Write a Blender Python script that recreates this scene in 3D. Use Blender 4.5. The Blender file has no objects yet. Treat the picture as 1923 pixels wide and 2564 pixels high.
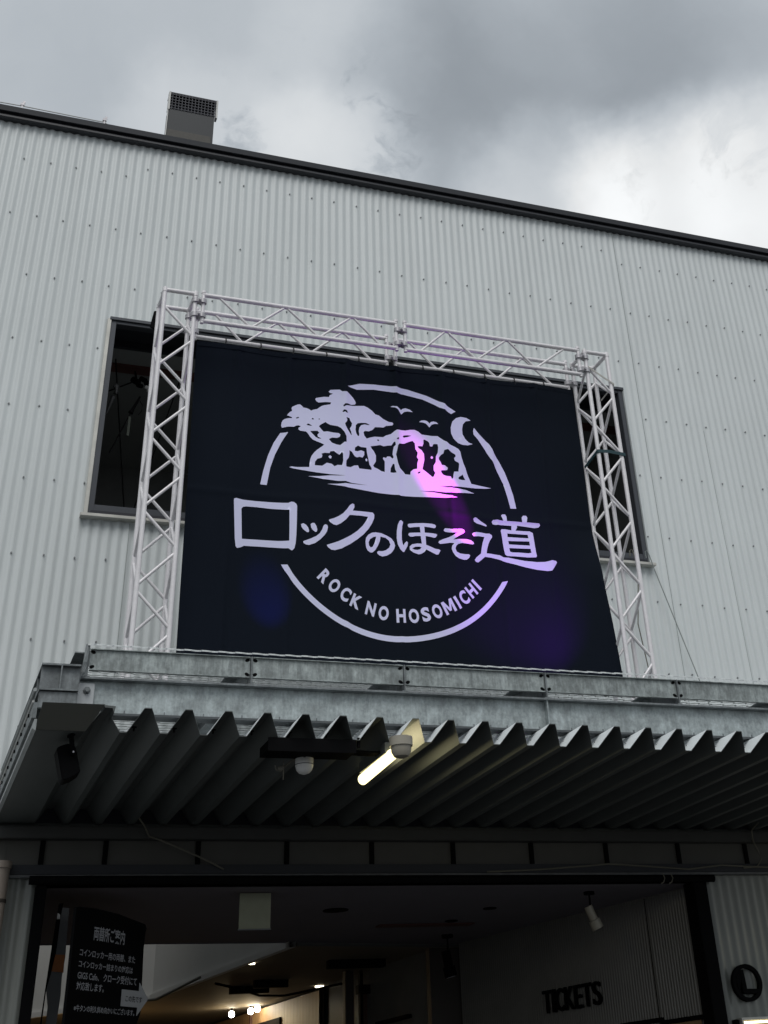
import bpy, bmesh, math, random, json
from mathutils import Vector, Matrix, noise

random.seed(7)
scene = bpy.context.scene
COL = scene.collection
PI = math.pi

# ------------------------------------------------------------------ camera
cam_data = bpy.data.cameras.new("camera")
cam = bpy.data.objects.new("camera", cam_data)
COL.objects.link(cam)
R = [[0.9295029, -0.3636967, -0.0612294],
     [0.1734021, 0.5774741, -0.7977815],
     [0.3255089, 0.7309229, 0.5998297]]          # rows: right, down, forward
cam.matrix_world = Matrix(((R[0][0], -R[1][0], -R[2][0], 0.0),
                           (R[0][1], -R[1][1], -R[2][1], -9.475),
                           (R[0][2], -R[1][2], -R[2][2], 1.6),
                           (0, 0, 0, 1)))
cam_data.sensor_fit = 'VERTICAL'
cam_data.sensor_height = 36.0
cam_data.lens = 3104.75 / 2564.0 * 36.0
cam_data.shift_x = (961.5 - 1151.29) / 2564.0
cam_data.shift_y = -(1282.0 - 496.28) / 2564.0
cam_data.clip_start = 0.05
cam_data.clip_end = 3000.0
scene.camera = cam

# ------------------------------------------------------------------ world: cloudy sky
SUN_EL, SUN_AZ = math.radians(52), math.radians(200)
world = bpy.data.worlds.new("World")
scene.world = world
world.use_nodes = True
wt = world.node_tree
wt.nodes.clear()


def wn(kind, **kw):
    n = wt.nodes.new(kind)
    for k, v in kw.items():
        setattr(n, k, v)
    return n


def wl(a, b):
    wt.links.new(a, b)


wout = wn('ShaderNodeOutputWorld')
mixs = wn('ShaderNodeMixShader')
bg_sky = wn('ShaderNodeBackground')
bg_cloud = wn('ShaderNodeBackground')
nish = wn('ShaderNodeTexSky', sky_type='NISHITA', sun_disc=False)
nish.sun_elevation = SUN_EL
nish.sun_rotation = SUN_AZ
wl(nish.outputs[0], bg_sky.inputs[0])
bg_sky.inputs[1].default_value = 0.06
tc = wn('ShaderNodeTexCoord')
DIR = tc.outputs['Generated']


def wmath(op, a, b=None, c=None, clamp=False):
    n = wn('ShaderNodeMath', operation=op)
    n.use_clamp = clamp
    for i, v in enumerate((a, b, c)):
        if v is None:
            continue
        if isinstance(v, (int, float)):
            n.inputs[i].default_value = v
        else:
            wl(v, n.inputs[i])
    return n.outputs[0]


def wnoise(vec, scale, detail, rough=0.55, dist=0.0):
    n = wn('ShaderNodeTexNoise')
    n.inputs['Scale'].default_value = scale
    n.inputs['Detail'].default_value = detail
    n.inputs['Roughness'].default_value = rough
    n.inputs['Distortion'].default_value = dist
    wl(vec, n.inputs['Vector'])
    return n.outputs['Fac'], n.outputs['Color']


# warp the direction a little so that cloud edges are ragged
nf, ncol = wnoise(DIR, 3.5, 6, 0.6)
sub = wn('ShaderNodeVectorMath', operation='SUBTRACT')
wl(ncol, sub.inputs[0]); sub.inputs[1].default_value = (0.5, 0.5, 0.5)
scl = wn('ShaderNodeVectorMath', operation='SCALE')
wl(sub.outputs[0], scl.inputs[0]); scl.inputs['Scale'].default_value = 0.16
wadd = wn('ShaderNodeVectorMath', operation='ADD')
wl(DIR, wadd.inputs[0]); wl(scl.outputs[0], wadd.inputs[1])
wnorm = wn('ShaderNodeVectorMath', operation='NORMALIZE')
wl(wadd.outputs[0], wnorm.inputs[0])
WD = wnorm.outputs[0]


def cloud_bank(c, ang, soft, vec=None):
    """0..1 mask of a cloud mass around direction c with half-width ang (radians)"""
    c = Vector(c).normalized()
    d = wn('ShaderNodeVectorMath', operation='DOT_PRODUCT')
    wl(vec or WD, d.inputs[0]); d.inputs[1].default_value = c
    m = wn('ShaderNodeMapRange', interpolation_type='SMOOTHERSTEP')
    m.inputs['From Min'].default_value = math.cos(ang + soft)
    m.inputs['From Max'].default_value = math.cos(max(ang - soft, 0.0))
    wl(d.outputs['Value'], m.inputs['Value'])
    return m.outputs[0]


big, _ = wnoise(WD, 2.2, 5, 0.5)
fine, _ = wnoise(WD, 7.5, 9, 0.62, 0.2)
# base luminance of the cloud deck
lum = wmath('MULTIPLY_ADD', big, 0.30, 0.47)
lum = wmath('ADD', lum, wmath('MULTIPLY', wmath('SUBTRACT', fine, 0.5), 0.10))
BANKS = [((0.383, 0.661, 0.665), 0.125, 0.095, -0.13), ((0.34, 0.62, 0.71), 0.10, 0.08, -0.07),
         ((0.30, 0.69, 0.655), 0.06, 0.06, -0.07), ((0.50, 0.57, 0.66), 0.10, 0.08, -0.09),
         ((0.03, 0.73, 0.685), 0.14, 0.10, -0.07), ((-0.03, 0.77, 0.64), 0.07, 0.06, -0.06),
         ((0.498, 0.659, 0.560), 0.085, 0.055, 0.26), ((0.525, 0.615, 0.590), 0.05, 0.035, 0.14),
         ((0.400, 0.705, 0.575), 0.06, 0.05, 0.20), ((0.47, 0.655, 0.59), 0.05, 0.045, 0.10),
         ((0.225, 0.750, 0.622), 0.050, 0.045, 0.14), ((0.115, 0.765, 0.634), 0.055, 0.045, 0.10),
         ((0.22, 0.70, 0.68), 0.05, 0.05, 0.05)]
for c, a, s, g in BANKS:
    lum = wmath('MULTIPLY_ADD', cloud_bank(c, a, s), g, lum)
# ragged darker puffs in front of the bright gaps
puff, _ = wnoise(WD, 16.0, 8, 0.62, 0.35)
pm = wn('ShaderNodeMapRange', interpolation_type='SMOOTHSTEP')
pm.inputs['From Min'].default_value = 0.50
pm.inputs['From Max'].default_value = 0.66
wl(puff, pm.inputs['Value'])
lowmask = wmath('MAXIMUM', cloud_bank((0.20, 0.745, 0.635), 0.09, 0.03), cloud_bank((0.50, 0.65, 0.565), 0.07, 0.03))
lum = wmath('MULTIPLY_ADD', wmath('MULTIPLY', pm.outputs[0], lowmask), -0.15, lum)
lum = wmath('MAXIMUM', lum, 0.22)
tint = wn('ShaderNodeValToRGB')
tint.color_ramp.elements[0].position = 0.25
tint.color_ramp.elements[0].color = (0.84, 0.94, 1.05, 1)
tint.color_ramp.elements[1].position = 0.85
tint.color_ramp.elements[1].color = (0.97, 0.99, 1.0, 1)
e = tint.color_ramp.elements.new(0.5)
e.color = (0.87, 0.95, 1.03, 1)
wl(lum, tint.inputs[0])
wl(tint.outputs[0], bg_cloud.inputs[0])
wl(lum, bg_cloud.inputs[1])
mixs.inputs[0].default_value = 0.96
wl(bg_sky.outputs[0], mixs.inputs[1]); wl(bg_cloud.outputs[0], mixs.inputs[2])
wl(mixs.outputs[0], wout.inputs[0])

# ------------------------------------------------------------------ sun behind the overcast
sl = bpy.data.lights.new("sun", 'SUN')
sl.energy = 1.4
sl.angle = math.radians(35)
sl.color = (1.0, 0.98, 0.95)
sun = bpy.data.objects.new("sun", sl)
COL.objects.link(sun)
sd = Vector((math.sin(SUN_AZ) * math.cos(SUN_EL), math.cos(SUN_AZ) * math.cos(SUN_EL), math.sin(SUN_EL)))
sun.rotation_euler = sd.to_track_quat('Z', 'Y').to_euler()

scene.view_settings.view_transform = 'Standard'
scene.view_settings.look = 'None'
scene.view_settings.exposure = 0.0
scene.view_settings.gamma = 1.0
scene.view_settings.use_curve_mapping = False
scene.cycles.use_denoising = True
scene.cycles.max_bounces = 6
scene.cycles.diffuse_bounces = 4

# ------------------------------------------------------------------ materials


def mat(name, color, rough=0.6, metal=0.0, emit=None, estr=0.0, var=0.0, vscale=3.0, bump=0.0, bscale=40.0,
        stretch=None, spec=None, var2=0.0, v2scale=20.0, stain=None):
    m = bpy.data.materials.new(name)
    m.use_nodes = True
    nt = m.node_tree
    b = nt.nodes['Principled BSDF']
    b.inputs['Base Color'].default_value = (*color, 1)
    b.inputs['Roughness'].default_value = rough
    b.inputs['Metallic'].default_value = metal
    if spec is not None:
        b.inputs['Specular IOR Level'].default_value = spec
    if emit:
        b.inputs['Emission Color'].default_value = (*emit, 1)
        b.inputs['Emission Strength'].default_value = estr
    geo = nt.nodes.new('ShaderNodeNewGeometry')
    mp = nt.nodes.new('ShaderNodeMapping')
    nt.links.new(geo.outputs['Position'], mp.inputs['Vector'])
    if stretch:
        mp.inputs['Scale'].default_value = stretch
    cur = None
    if var or var2:
        rgb = nt.nodes.new('ShaderNodeRGB')
        rgb.outputs[0].default_value = (*color, 1)
        cur = rgb.outputs[0]
        for amt, sc, vec in ((var, vscale, mp.outputs[0]), (var2, v2scale, geo.outputs['Position'])):
            if not amt:
                continue
            n = nt.nodes.new('ShaderNodeTexNoise')
            n.inputs['Scale'].default_value = sc
            n.inputs['Detail'].default_value = 6
            n.inputs['Roughness'].default_value = 0.6
            nt.links.new(vec, n.inputs['Vector'])
            mr = nt.nodes.new('ShaderNodeMapRange')
            mr.inputs['From Min'].default_value = 0.3
            mr.inputs['From Max'].default_value = 0.7
            mr.inputs['To Min'].default_value = 1 - amt
            mr.inputs['To Max'].default_value = 1 + amt
            nt.links.new(n.outputs['Fac'], mr.inputs['Value'])
            mx = nt.nodes.new('ShaderNodeVectorMath')
            mx.operation = 'SCALE'
            nt.links.new(cur, mx.inputs[0])
            nt.links.new(mr.outputs[0], mx.inputs['Scale'])
            cur = mx.outputs[0]
        nt.links.new(cur, b.inputs['Base Color'])
    if bump:
        n = nt.nodes.new('ShaderNodeTexNoise')
        n.inputs['Scale'].default_value = bscale
        n.inputs['Detail'].default_value = 4
        nt.links.new(mp.outputs[0], n.inputs['Vector'])
        bp = nt.nodes.new('ShaderNodeBump')
        bp.inputs['Strength'].default_value = bump
        bp.inputs['Distance'].default_value = 0.01
        nt.links.new(n.outputs['Fac'], bp.inputs['Height'])
        nt.links.new(bp.outputs[0], b.inputs['Normal'])
    return m


M = {}
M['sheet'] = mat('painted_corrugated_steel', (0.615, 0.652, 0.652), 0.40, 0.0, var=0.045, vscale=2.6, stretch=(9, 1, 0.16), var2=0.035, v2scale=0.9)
M['sheet_low'] = mat('painted_corrugated_steel_shaded', (0.20, 0.212, 0.195), 0.35, 0.0, var=0.10, vscale=2.0, stretch=(8, 1, 0.4), var2=0.05, v2scale=3)  # same cladding steel darkened, shade below the canopy put into the colour
M['screw'] = mat('screw_steel', (0.20, 0.21, 0.215), 0.5, 0.3)
M['trim'] = mat('dark_roof_trim', (0.026, 0.028, 0.034), 0.45, 0.0, var=0.1, vscale=2)
M['trim2'] = mat('dark_soffit', (0.012, 0.013, 0.02), 0.6)
M['frame'] = mat('dark_aluminium_frame', (0.055, 0.060, 0.070), 0.4, 0.2, var=0.08)
M['sill'] = mat('light_metal_sill', (0.52, 0.51, 0.47), 0.4, 0.3, var=0.15, vscale=6)
M['alu'] = mat('truss_aluminium', (0.74, 0.72, 0.735), 0.40, 0.12, var=0.07, vscale=9, var2=0.05, v2scale=50)
M['clamp'] = mat('truss_clamp_metal', (0.42, 0.41, 0.43), 0.45, 0.5, var=0.12, vscale=30)
M['cloth'] = mat('banner_cloth', (0.0050, 0.0082, 0.0150), 0.9, spec=0.12, bump=0.15, bscale=250)
M['print'] = mat('white_print', (0.66, 0.67, 0.88), 0.85, spec=0.1, var=0.02, vscale=3)
M['black'] = mat('matt_black', (0.0045, 0.0045, 0.005), 0.7, spec=0.04)
M['strap'] = mat('black_strap', (0.01, 0.01, 0.012), 0.8)
M['teal'] = mat('teal_strap', (0.012, 0.045, 0.055), 0.7)
M['rag'] = mat('grey_strap', (0.42, 0.41, 0.38), 0.8)
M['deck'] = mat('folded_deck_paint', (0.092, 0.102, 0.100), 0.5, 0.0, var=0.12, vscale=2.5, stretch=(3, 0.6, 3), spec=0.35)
M['deckpale'] = mat('deck_top_daylit', (0.74, 0.78, 0.79), 0.5, 0.0, var=0.06)  # pale tone stands in for daylight on the deck's upper side
M['flash'] = mat('edge_flashing', (0.26, 0.28, 0.28), 0.4, 0.1, var=0.15, vscale=6)
M['grate'] = mat('expanded_metal_shaded', (0.22, 0.24, 0.24), 0.5, 0.1)  # dark tone carries the shade on the mesh underside
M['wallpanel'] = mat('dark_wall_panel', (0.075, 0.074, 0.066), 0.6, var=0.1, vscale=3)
M['ceil'] = mat('vestibule_ceiling', (0.16, 0.15, 0.175), 0.8, var=0.04, vscale=2)
M['ceil2'] = mat('hall_ceiling', (0.17, 0.145, 0.11), 0.7, var=0.08, vscale=1.5)
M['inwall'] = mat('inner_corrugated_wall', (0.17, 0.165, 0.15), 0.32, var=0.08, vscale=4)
M['wood'] = mat('wood_panel', (0.30, 0.19, 0.095), 0.5, var=0.18, vscale=2, stretch=(12, 12, 0.5))
M['wood2'] = mat('red_wood', (0.10, 0.042, 0.026), 0.55, var=0.25, vscale=2, stretch=(14, 14, 0.5))
M['white'] = mat('white_bulkhead', (0.62, 0.62, 0.60), 0.7, var=0.03, vscale=2)
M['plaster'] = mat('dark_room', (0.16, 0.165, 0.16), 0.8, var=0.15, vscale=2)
M['column'] = mat('brown_column', (0.035, 0.028, 0.022), 0.5)
M['asphalt'] = mat('asphalt', (0.055, 0.056, 0.058), 0.9, var=0.2, vscale=2, bump=0.4, bscale=80)
M['indoorfloor'] = mat('floor_concrete', (0.09, 0.085, 0.08), 0.6, var=0.1)
M['plastic'] = mat('white_plastic', (0.75, 0.75, 0.73), 0.35)
M['plastic2'] = mat('beige_plastic', (0.30, 0.28, 0.23), 0.4)
M['tube'] = mat('lit_tube', (0.9, 0.85, 0.6), 0.4, emit=(1.0, 0.86, 0.42), estr=2.6)
M['tubew'] = mat('lit_tube_right', (0.9, 0.85, 0.6), 0.4, emit=(1.0, 0.88, 0.5), estr=3.5)
M['bulb'] = mat('lit_bulb', (0.9, 0.9, 0.8), 0.4, emit=(1.0, 0.94, 0.78), estr=25)
M['glow'] = mat('lit_downlight', (0.9, 0.9, 0.8), 0.4, emit=(1.0, 0.9, 0.65), estr=6)
M['paper'] = mat('hanging_sign_face', (0.26, 0.27, 0.19), 0.6, var=0.08, vscale=8)
M['signblack'] = mat('sign_black', (0.0035, 0.0035, 0.004), 0.6, spec=0.1)
M['signtext'] = mat('sign_text', (0.46, 0.47, 0.50), 0.7)
M['signarrow'] = mat('sign_arrow', (0.50, 0.51, 0.52), 0.7)
M['grey'] = mat('grey_board', (0.13, 0.135, 0.14), 0.6, var=0.1)
M['orange'] = mat('orange_tape', (0.35, 0.11, 0.02), 0.6, var=0.15, vscale=10)
M['cable'] = mat('grey_cable', (0.13, 0.125, 0.10), 0.6)
M['wire'] = mat('earth_wire', (0.24, 0.27, 0.26), 0.6)
M['red'] = mat('red_strip', (0.10, 0.035, 0.03), 0.6)
M['vent'] = mat('vent_dark_steel', (0.024, 0.027, 0.030), 0.5, 0.1, var=0.08, vscale=3)
M['vent2'] = mat('vent_brown_plate', (0.060, 0.056, 0.048), 0.6, var=0.12, vscale=25)
M['ventflange'] = mat('vent_flange', (0.55, 0.55, 0.53), 0.5)
M['grille'] = mat('vent_grille', (0.04, 0.043, 0.055), 0.5)
M['cream'] = mat('cream_pipe', (0.26, 0.22, 0.185), 0.5, var=0.05)
M['lens'] = mat('spot_lens', (0.3, 0.3, 0.33), 0.2)
M['blue'] = mat('blue_cloth', (0.02, 0.06, 0.16), 0.8)


def galv(name, base, streak):
    m = bpy.data.materials.new(name)
    m.use_nodes = True
    nt = m.node_tree
    b = nt.nodes['Principled BSDF']
    b.inputs['Roughness'].default_value = 0.5
    b.inputs['Metallic'].default_value = 0.25
    geo = nt.nodes.new('ShaderNodeNewGeometry')

    def nz(scale, st, det, rough=0.6):
        mp = nt.nodes.new('ShaderNodeMapping')
        mp.inputs['Scale'].default_value = st
        nt.links.new(geo.outputs['Position'], mp.inputs['Vector'])
        n = nt.nodes.new('ShaderNodeTexNoise')
        n.inputs['Scale'].default_value = scale
        n.inputs['Detail'].default_value = det
        n.inputs['Roughness'].default_value = rough
        nt.links.new(mp.outputs[0], n.inputs['Vector'])
        return n.outputs['Fac']
    r1 = nt.nodes.new('ShaderNodeValToRGB')
    r1.color_ramp.elements[0].position = 0.40
    r1.color_ramp.elements[0].color = tuple(c * 0.78 for c in base) + (1,)
    r1.color_ramp.elements[1].position = 0.60
    r1.color_ramp.elements[1].color = tuple(c * 1.22 for c in base) + (1,)
    nt.links.new(nz(9, (1, 1, 1), 8, 0.7), r1.inputs[0])
    r2 = nt.nodes.new('ShaderNodeMapRange')
    r2.inputs['From Min'].default_value = 0.42
    r2.inputs['From Max'].default_value = 0.66
    r2.inputs['To Min'].default_value = 1.0
    r2.inputs['To Max'].default_value = 1.0 + streak
    nt.links.new(nz(14, (3.0, 3.0, 0.5), 6, 0.65), r2.inputs['Value'])
    r3 = nt.nodes.new('ShaderNodeMapRange')
    r3.inputs['From Min'].default_value = 0.25
    r3.inputs['From Max'].default_value = 0.75
    r3.inputs['To Min'].default_value = 0.82
    r3.inputs['To Max'].default_value = 1.14
    nt.links.new(nz(60, (1, 1, 1), 3), r3.inputs['Value'])
    mu = nt.nodes.new('ShaderNodeMath')
    mu.operation = 'MULTIPLY'
    nt.links.new(r2.outputs[0], mu.inputs[0])
    nt.links.new(r3.outputs[0], mu.inputs[1])
    vs = nt.nodes.new('ShaderNodeVectorMath')
    vs.operation = 'SCALE'
    nt.links.new(r1.outputs[0], vs.inputs[0])
    nt.links.new(mu.outputs[0], vs.inputs['Scale'])
    nt.links.new(vs.outputs[0], b.inputs['Base Color'])
    return m


M['galv'] = galv('galvanised_steel', (0.235, 0.262, 0.258), 0.55)
M['galv2'] = galv('galvanised_beam', (0.315, 0.355, 0.358), 0.30)
M['galvd'] = galv('galvanised_steel_dark', (0.15, 0.165, 0.17), 0.3)

# ------------------------------------------------------------------ helpers


def thing(name, label, cat, loc, group=None):
    o = bpy.data.objects.new(name, None)
    COL.objects.link(o)
    o.empty_display_size = 0.1
    o.location = loc
    o['label'] = label
    o['category'] = cat
    if group:
        o['group'] = group
    return o


def wloc(o):
    v = Vector((0, 0, 0))
    while o is not None:
        v += Vector(o.location)
        o = o.parent
    return v


def link(name, me, m, parent=None):
    """me holds world coordinates relative to origin; children are shifted to their parent"""
    o = bpy.data.objects.new(name, me)
    COL.objects.link(o)
    if m is not None and not me.materials:
        me.materials.append(m)
    if parent is not None:
        o.parent = parent
        o.location = -wloc(parent)
    return o


def mesh(name, verts, faces, m, parent=None, smooth=False):
    me = bpy.data.meshes.new(name)
    me.from_pydata([tuple(v) for v in verts], [], faces)
    me.update()
    if smooth:
        for p in me.polygons:
            p.use_smooth = True
    return link(name, me, m, parent)


def tag(o, label=None, cat=None, group=None, kind=None):
    if label: o['label'] = label
    if cat: o['category'] = cat
    if group: o['group'] = group
    if kind: o['kind'] = kind
    return o


class MB:
    def __init__(self):
        self.v = []; self.f = []; self.mi = []; self.cur = 0

    def add(self, vs, fs):
        b = len(self.v)
        self.v += [tuple(x) for x in vs]
        self.f += [tuple(i + b for i in f) for f in fs]
        self.mi += [self.cur] * len(fs)
        return self

    def box(self, x0, x1, y0, y1, z0, z1):
        return self.add([(x0, y0, z0), (x1, y0, z0), (x1, y1, z0), (x0, y1, z0), (x0, y0, z1), (x1, y0, z1), (x1, y1, z1), (x0, y1, z1)],
                        [(0, 3, 2, 1), (4, 5, 6, 7), (0, 1, 5, 4), (1, 2, 6, 5), (2, 3, 7, 6), (3, 0, 4, 7)])

    def tube(self, pts, r, n=8, caps=True):
        pts = [Vector(p) for p in pts]
        rings = []
        for i, p in enumerate(pts):
            d = (pts[min(i + 1, len(pts) - 1)] - pts[max(i - 1, 0)]).normalized()
            a = d.cross(Vector((0, 0, 1)))
            if a.length < 1e-3:
                a = d.cross(Vector((0, 1, 0)))
            a.normalize()
            b = d.cross(a)
            rr = r[i] if isinstance(r, (list, tuple)) else r
            rings.append([p + (a * math.cos(2 * PI * k / n) + b * math.sin(2 * PI * k / n)) * rr for k in range(n)])
        vs = [v for rg in rings for v in rg]
        fs = []
        for i in range(len(rings) - 1):
            for k in range(n):
                k2 = (k + 1) % n
                fs.append((i * n + k, i * n + k2, (i + 1) * n + k2, (i + 1) * n + k))
        if caps:
            fs.append(tuple(range(n - 1, -1, -1)))
            fs.append(tuple((len(rings) - 1) * n + k for k in range(n)))
        return self.add(vs, fs)

    def prism(self, poly, axis, a, b):
        """poly in the two other axes, extruded along axis ('x','y','z') from a to b"""
        def p3(p, t):
            return {'x': (t, p[0], p[1]), 'y': (p[0], t, p[1]), 'z': (p[0], p[1], t)}[axis]
        n = len(poly)
        vs = [p3(p, a) for p in poly] + [p3(p, b) for p in poly]
        fs = [tuple(range(n)), tuple(range(2 * n - 1, n - 1, -1))]
        fs += [(k, k + n, (k + 1) % n + n, (k + 1) % n) for k in range(n)]
        return self.add(vs, fs)

    def build(self, name, m, parent=None, smooth=False, bevel=0.0):
        mats = m if isinstance(m, list) else [m]
        me = bpy.data.meshes.new(name)
        me.from_pydata(self.v, [], self.f)
        for k in mats:
            me.materials.append(k)
        for p, i in zip(me.polygons, self.mi):
            p.material_index = i
        bm = bmesh.new()
        bm.from_mesh(me)
        bmesh.ops.recalc_face_normals(bm, faces=bm.faces)
        if bevel:
            es = [e for e in bm.edges if len(e.link_faces) == 2 and e.calc_face_angle(0) > 0.6]
            bmesh.ops.bevel(bm, geom=es, offset=bevel, segments=2, affect='EDGES', clamp_overlap=True)
        bm.to_mesh(me)
        bm.free()
        if smooth:
            for p in me.polygons:
                p.use_smooth = True
            try:
                me.set_sharp_from_angle(angle=0.7)
            except Exception:
                pass
        return link(name, me, None, parent)


_cyl = {}


def rod(name, p0, p1, r, m, parent, n=12):
    """a round bar from p0 to p1: shares one unit cylinder mesh per material"""
    key = (m.name, n)
    if key not in _cyl:
        mb = MB()
        vs = [(math.cos(2 * PI * k / n), math.sin(2 * PI * k / n), z) for z in (0, 1) for k in range(n)]
        fs = [(k, (k + 1) % n, n + (k + 1) % n, n + k) for k in range(n)] + [tuple(range(n - 1, -1, -1)), tuple(range(n, 2 * n))]
        mb.add(vs, fs)
        me = bpy.data.meshes.new('round_bar')
        me.from_pydata(mb.v, [], mb.f)
        me.materials.append(m)
        for p in me.polygons:
            p.use_smooth = len(p.vertices) == 4
        _cyl[key] = me
    o = bpy.data.objects.new(name, _cyl[key])
    COL.objects.link(o)
    p0 = Vector(p0); p1 = Vector(p1); d = p1 - p0
    off = wloc(parent) if parent else Vector((0, 0, 0))
    o.parent = parent
    o.matrix_local = Matrix.Translation(p0 - off) @ d.to_track_quat('Z', 'Y').to_matrix().to_4x4() @ Matrix.Diagonal((r, r, d.length, 1))
    return o


def text_obj(name, s, m, parent, mtx, size=1.0, thick=0.0, width=None, height=None, offset=0.0, align='LEFT'):
    """lettering from the built-in font turned into a mesh, fitted to width x height, lower-left at origin of mtx"""
    cu = bpy.data.curves.new(name, 'FONT')
    cu.body = s
    cu.size = 1.0
    cu.extrude = thick
    cu.offset = offset
    cu.resolution_u = 3
    to = bpy.data.objects.new(name + '_tmp', cu)
    COL.objects.link(to)
    dg = bpy.context.evaluated_depsgraph_get()
    me = bpy.data.meshes.new_from_object(to.evaluated_get(dg))
    bpy.data.objects.remove(to)
    bpy.data.curves.remove(cu)
    xs = [v.co.x for v in me.vertices] or [0, 1]
    ys = [v.co.y for v in me.vertices] or [0, 1]
    x0, x1, y0, y1 = min(xs), max(xs), min(ys), max(ys)
    sx = width / max(x1 - x0, 1e-6) if width else None
    sy = height / max(y1 - y0, 1e-6) if height else None
    sx = sx or sy or size
    sy = sy or sx
    for v in me.vertices:
        v.co = mtx @ Vector(((v.co.x - x0) * sx, (v.co.y - y0) * sy, v.co.z))
    me.materials.clear()
    me.materials.append(m)
    return link(name, me, None, parent)

# ================================================================== SETTING
g = MB(); g.add([(-400, -400, 0), (400, -400, 0), (400, 400, 0), (-400, 400, 0)], [(0, 1, 2, 3)])
tag(g.build('ground', M['asphalt']), kind='structure')
g = MB(); g.add([(-2.0, -0.2, 0.008), (9, -0.2, 0.008), (9, 16, 0.008), (-2.0, 16, 0.008)], [(0, 1, 2, 3)])
tag(g.build('indoor_floor', M['indoorfloor']), kind='structure')

# ================================================================== BUILDING
WX0, WX1, WZ0, WZT = -3.0, 12.6, 0.0, 9.33
PITCH = 0.076
XR = 5.978                       # a lap joint between two sheets
SHW = 9 * PITCH
WIN = (0.866, 5.80, 5.578, 7.333)
DOOR = (0.90, 5.725, 3.38)
bld = thing('building', 'large pale grey hall clad in corrugated metal with dark roof edge behind the banner', 'building', (4.0, 0.0, 0.0))


def wave(x):
    return -0.0068 * math.cos(2 * PI * (x - XR) / PITCH)


def sheet(x0, x1, spans_fn, name, m, ybase=0.0, step=PITCH / 8):
    xs = []
    x = x0
    while x < x1 - 1e-6:
        xs.append(x); x += step
    xs.append(x1)
    for cut in (WIN[0], WIN[1], DOOR[0], DOOR[1]):
        if x0 < cut < x1 and all(abs(cut - q) > 1e-5 for q in xs):
            xs.append(cut)
    xs.sort()
    V = []; F = []
    for i in range(len(xs) - 1):
        xm = (xs[i] + xs[i + 1]) / 2
        for z0, z1 in spans_fn(xm):
            b = len(V)
            ya, yb = wave(xs[i]) + ybase, wave(xs[i + 1]) + ybase
            V += [(xs[i], ya, z0), (xs[i + 1], yb, z0), (xs[i + 1], yb, z1), (xs[i], ya, z1)]
            F.append((b, b + 1, b + 2, b + 3))
    if not F:
        return None
    me = bpy.data.meshes.new(name)
    me.from_pydata(V, [], F)
    bm = bmesh.new(); bm.from_mesh(me)
    bmesh.ops.remove_doubles(bm, verts=bm.verts, dist=1e-5)
    bm.to_mesh(me); bm.free()
    for p in me.polygons:
        p.use_smooth = True
    me.materials.append(m)
    return link(name, me, None, bld)


def spans(x):
    s = []
    if DOOR[0] < x < DOOR[1]:
        lo = DOOR[2]
    else:
        lo = 3.11 if 0.62 < x < 7.2 else WZ0
        if lo > 3:
            lo = 3.38
    if WIN[0] < x < WIN[1]:
        return [(lo, WIN[2]), (WIN[3], WZT)]
    return [(lo, WZT)]


k0 = math.ceil((WX0 - XR) / SHW)
k = k0
while XR + k * SHW < WX1:
    xa = XR + k * SHW
    # every sheet laps 4 mm over its right-hand neighbour so the joint reads as a line
    yb_ = -0.0007 * ((k - k0) % 2)
    xb_ = min(xa + SHW + 0.006, WX1)
    if xb_ > WIN[0] and xa < WIN[1]:
        sheet(xa, xb_, lambda x: [q for q in spans(x) if q[1] > 8], 'corrugated_sheet', M['sheet'], ybase=yb_)
        sheet(xa, xb_, lambda x: [q for q in spans(x) if q[1] < 8], 'corrugated_sheet', M['sheet'], ybase=yb_)
    else:
        sheet(xa, xb_, spans, 'corrugated_sheet', M['sheet'], ybase=yb_)
    k += 1
# lower cladding either side of the doorway, below the canopy
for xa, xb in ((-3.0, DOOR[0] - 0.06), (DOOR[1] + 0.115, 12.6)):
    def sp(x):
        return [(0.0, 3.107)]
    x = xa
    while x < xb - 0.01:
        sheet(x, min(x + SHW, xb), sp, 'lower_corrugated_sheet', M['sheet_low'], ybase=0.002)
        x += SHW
# dark lap lines
mb = MB()
for k, (za, zb), ww in ((0, (3.4, 9.28), 0.0011), (1, (3.4, 7.0), 0.0007), (-7, (3.4, 5.53), 0.0016), (-6, (3.4, 5.53), 0.0008)):
    x = XR + k * SHW + 0.0055
    mb.box(x - ww, x + ww, wave(x) - 0.0035, wave(x) + 0.002, za, zb)
tag(mb.build('sheet_laps', M['wire'], bld), kind='stuff')

# screws, one every third wave, in rows 0.606 m apart
mb = MB()
rows = [9.02, 8.278, 7.672, 7.05, 6.45, 5.834, 5.226, 4.61, 4.01]
off = [1.029, -0.11, 0.121, 0.10, 0.16, 5.834, 5.832, 5.602, 5.6]
for z, o0 in zip(rows, off):
    n0 = math.ceil((WX0 + 0.1 - o0) / 0.228)
    n1 = int((WX1 - 0.1 - o0) / 0.228)
    for i in range(n0, n1):
        x = o0 + i * 0.228
        zz = z
        if z == 9.02:
            if x > 5.98: zz = 8.885
            elif x < 0.95: zz = 8.90; x += 0.04
        if z == 8.278 and x > 5.98: zz = 8.268
        if WIN[0] - 0.03 < x < WIN[1] + 0.03 and WIN[2] - 0.05 < zz < WIN[3] + 0.02:
            continue
        zz += random.uniform(-0.006, 0.006)
        x += random.uniform(-0.004, 0.004)
        y = wave(x) - 0.001
        mb.prism([(x + 0.0075 * math.cos(a * PI / 3), zz + 0.0075 * math.sin(a * PI / 3)) for a in range(6)], 'y', y - 0.009, y + 0.004)
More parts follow.
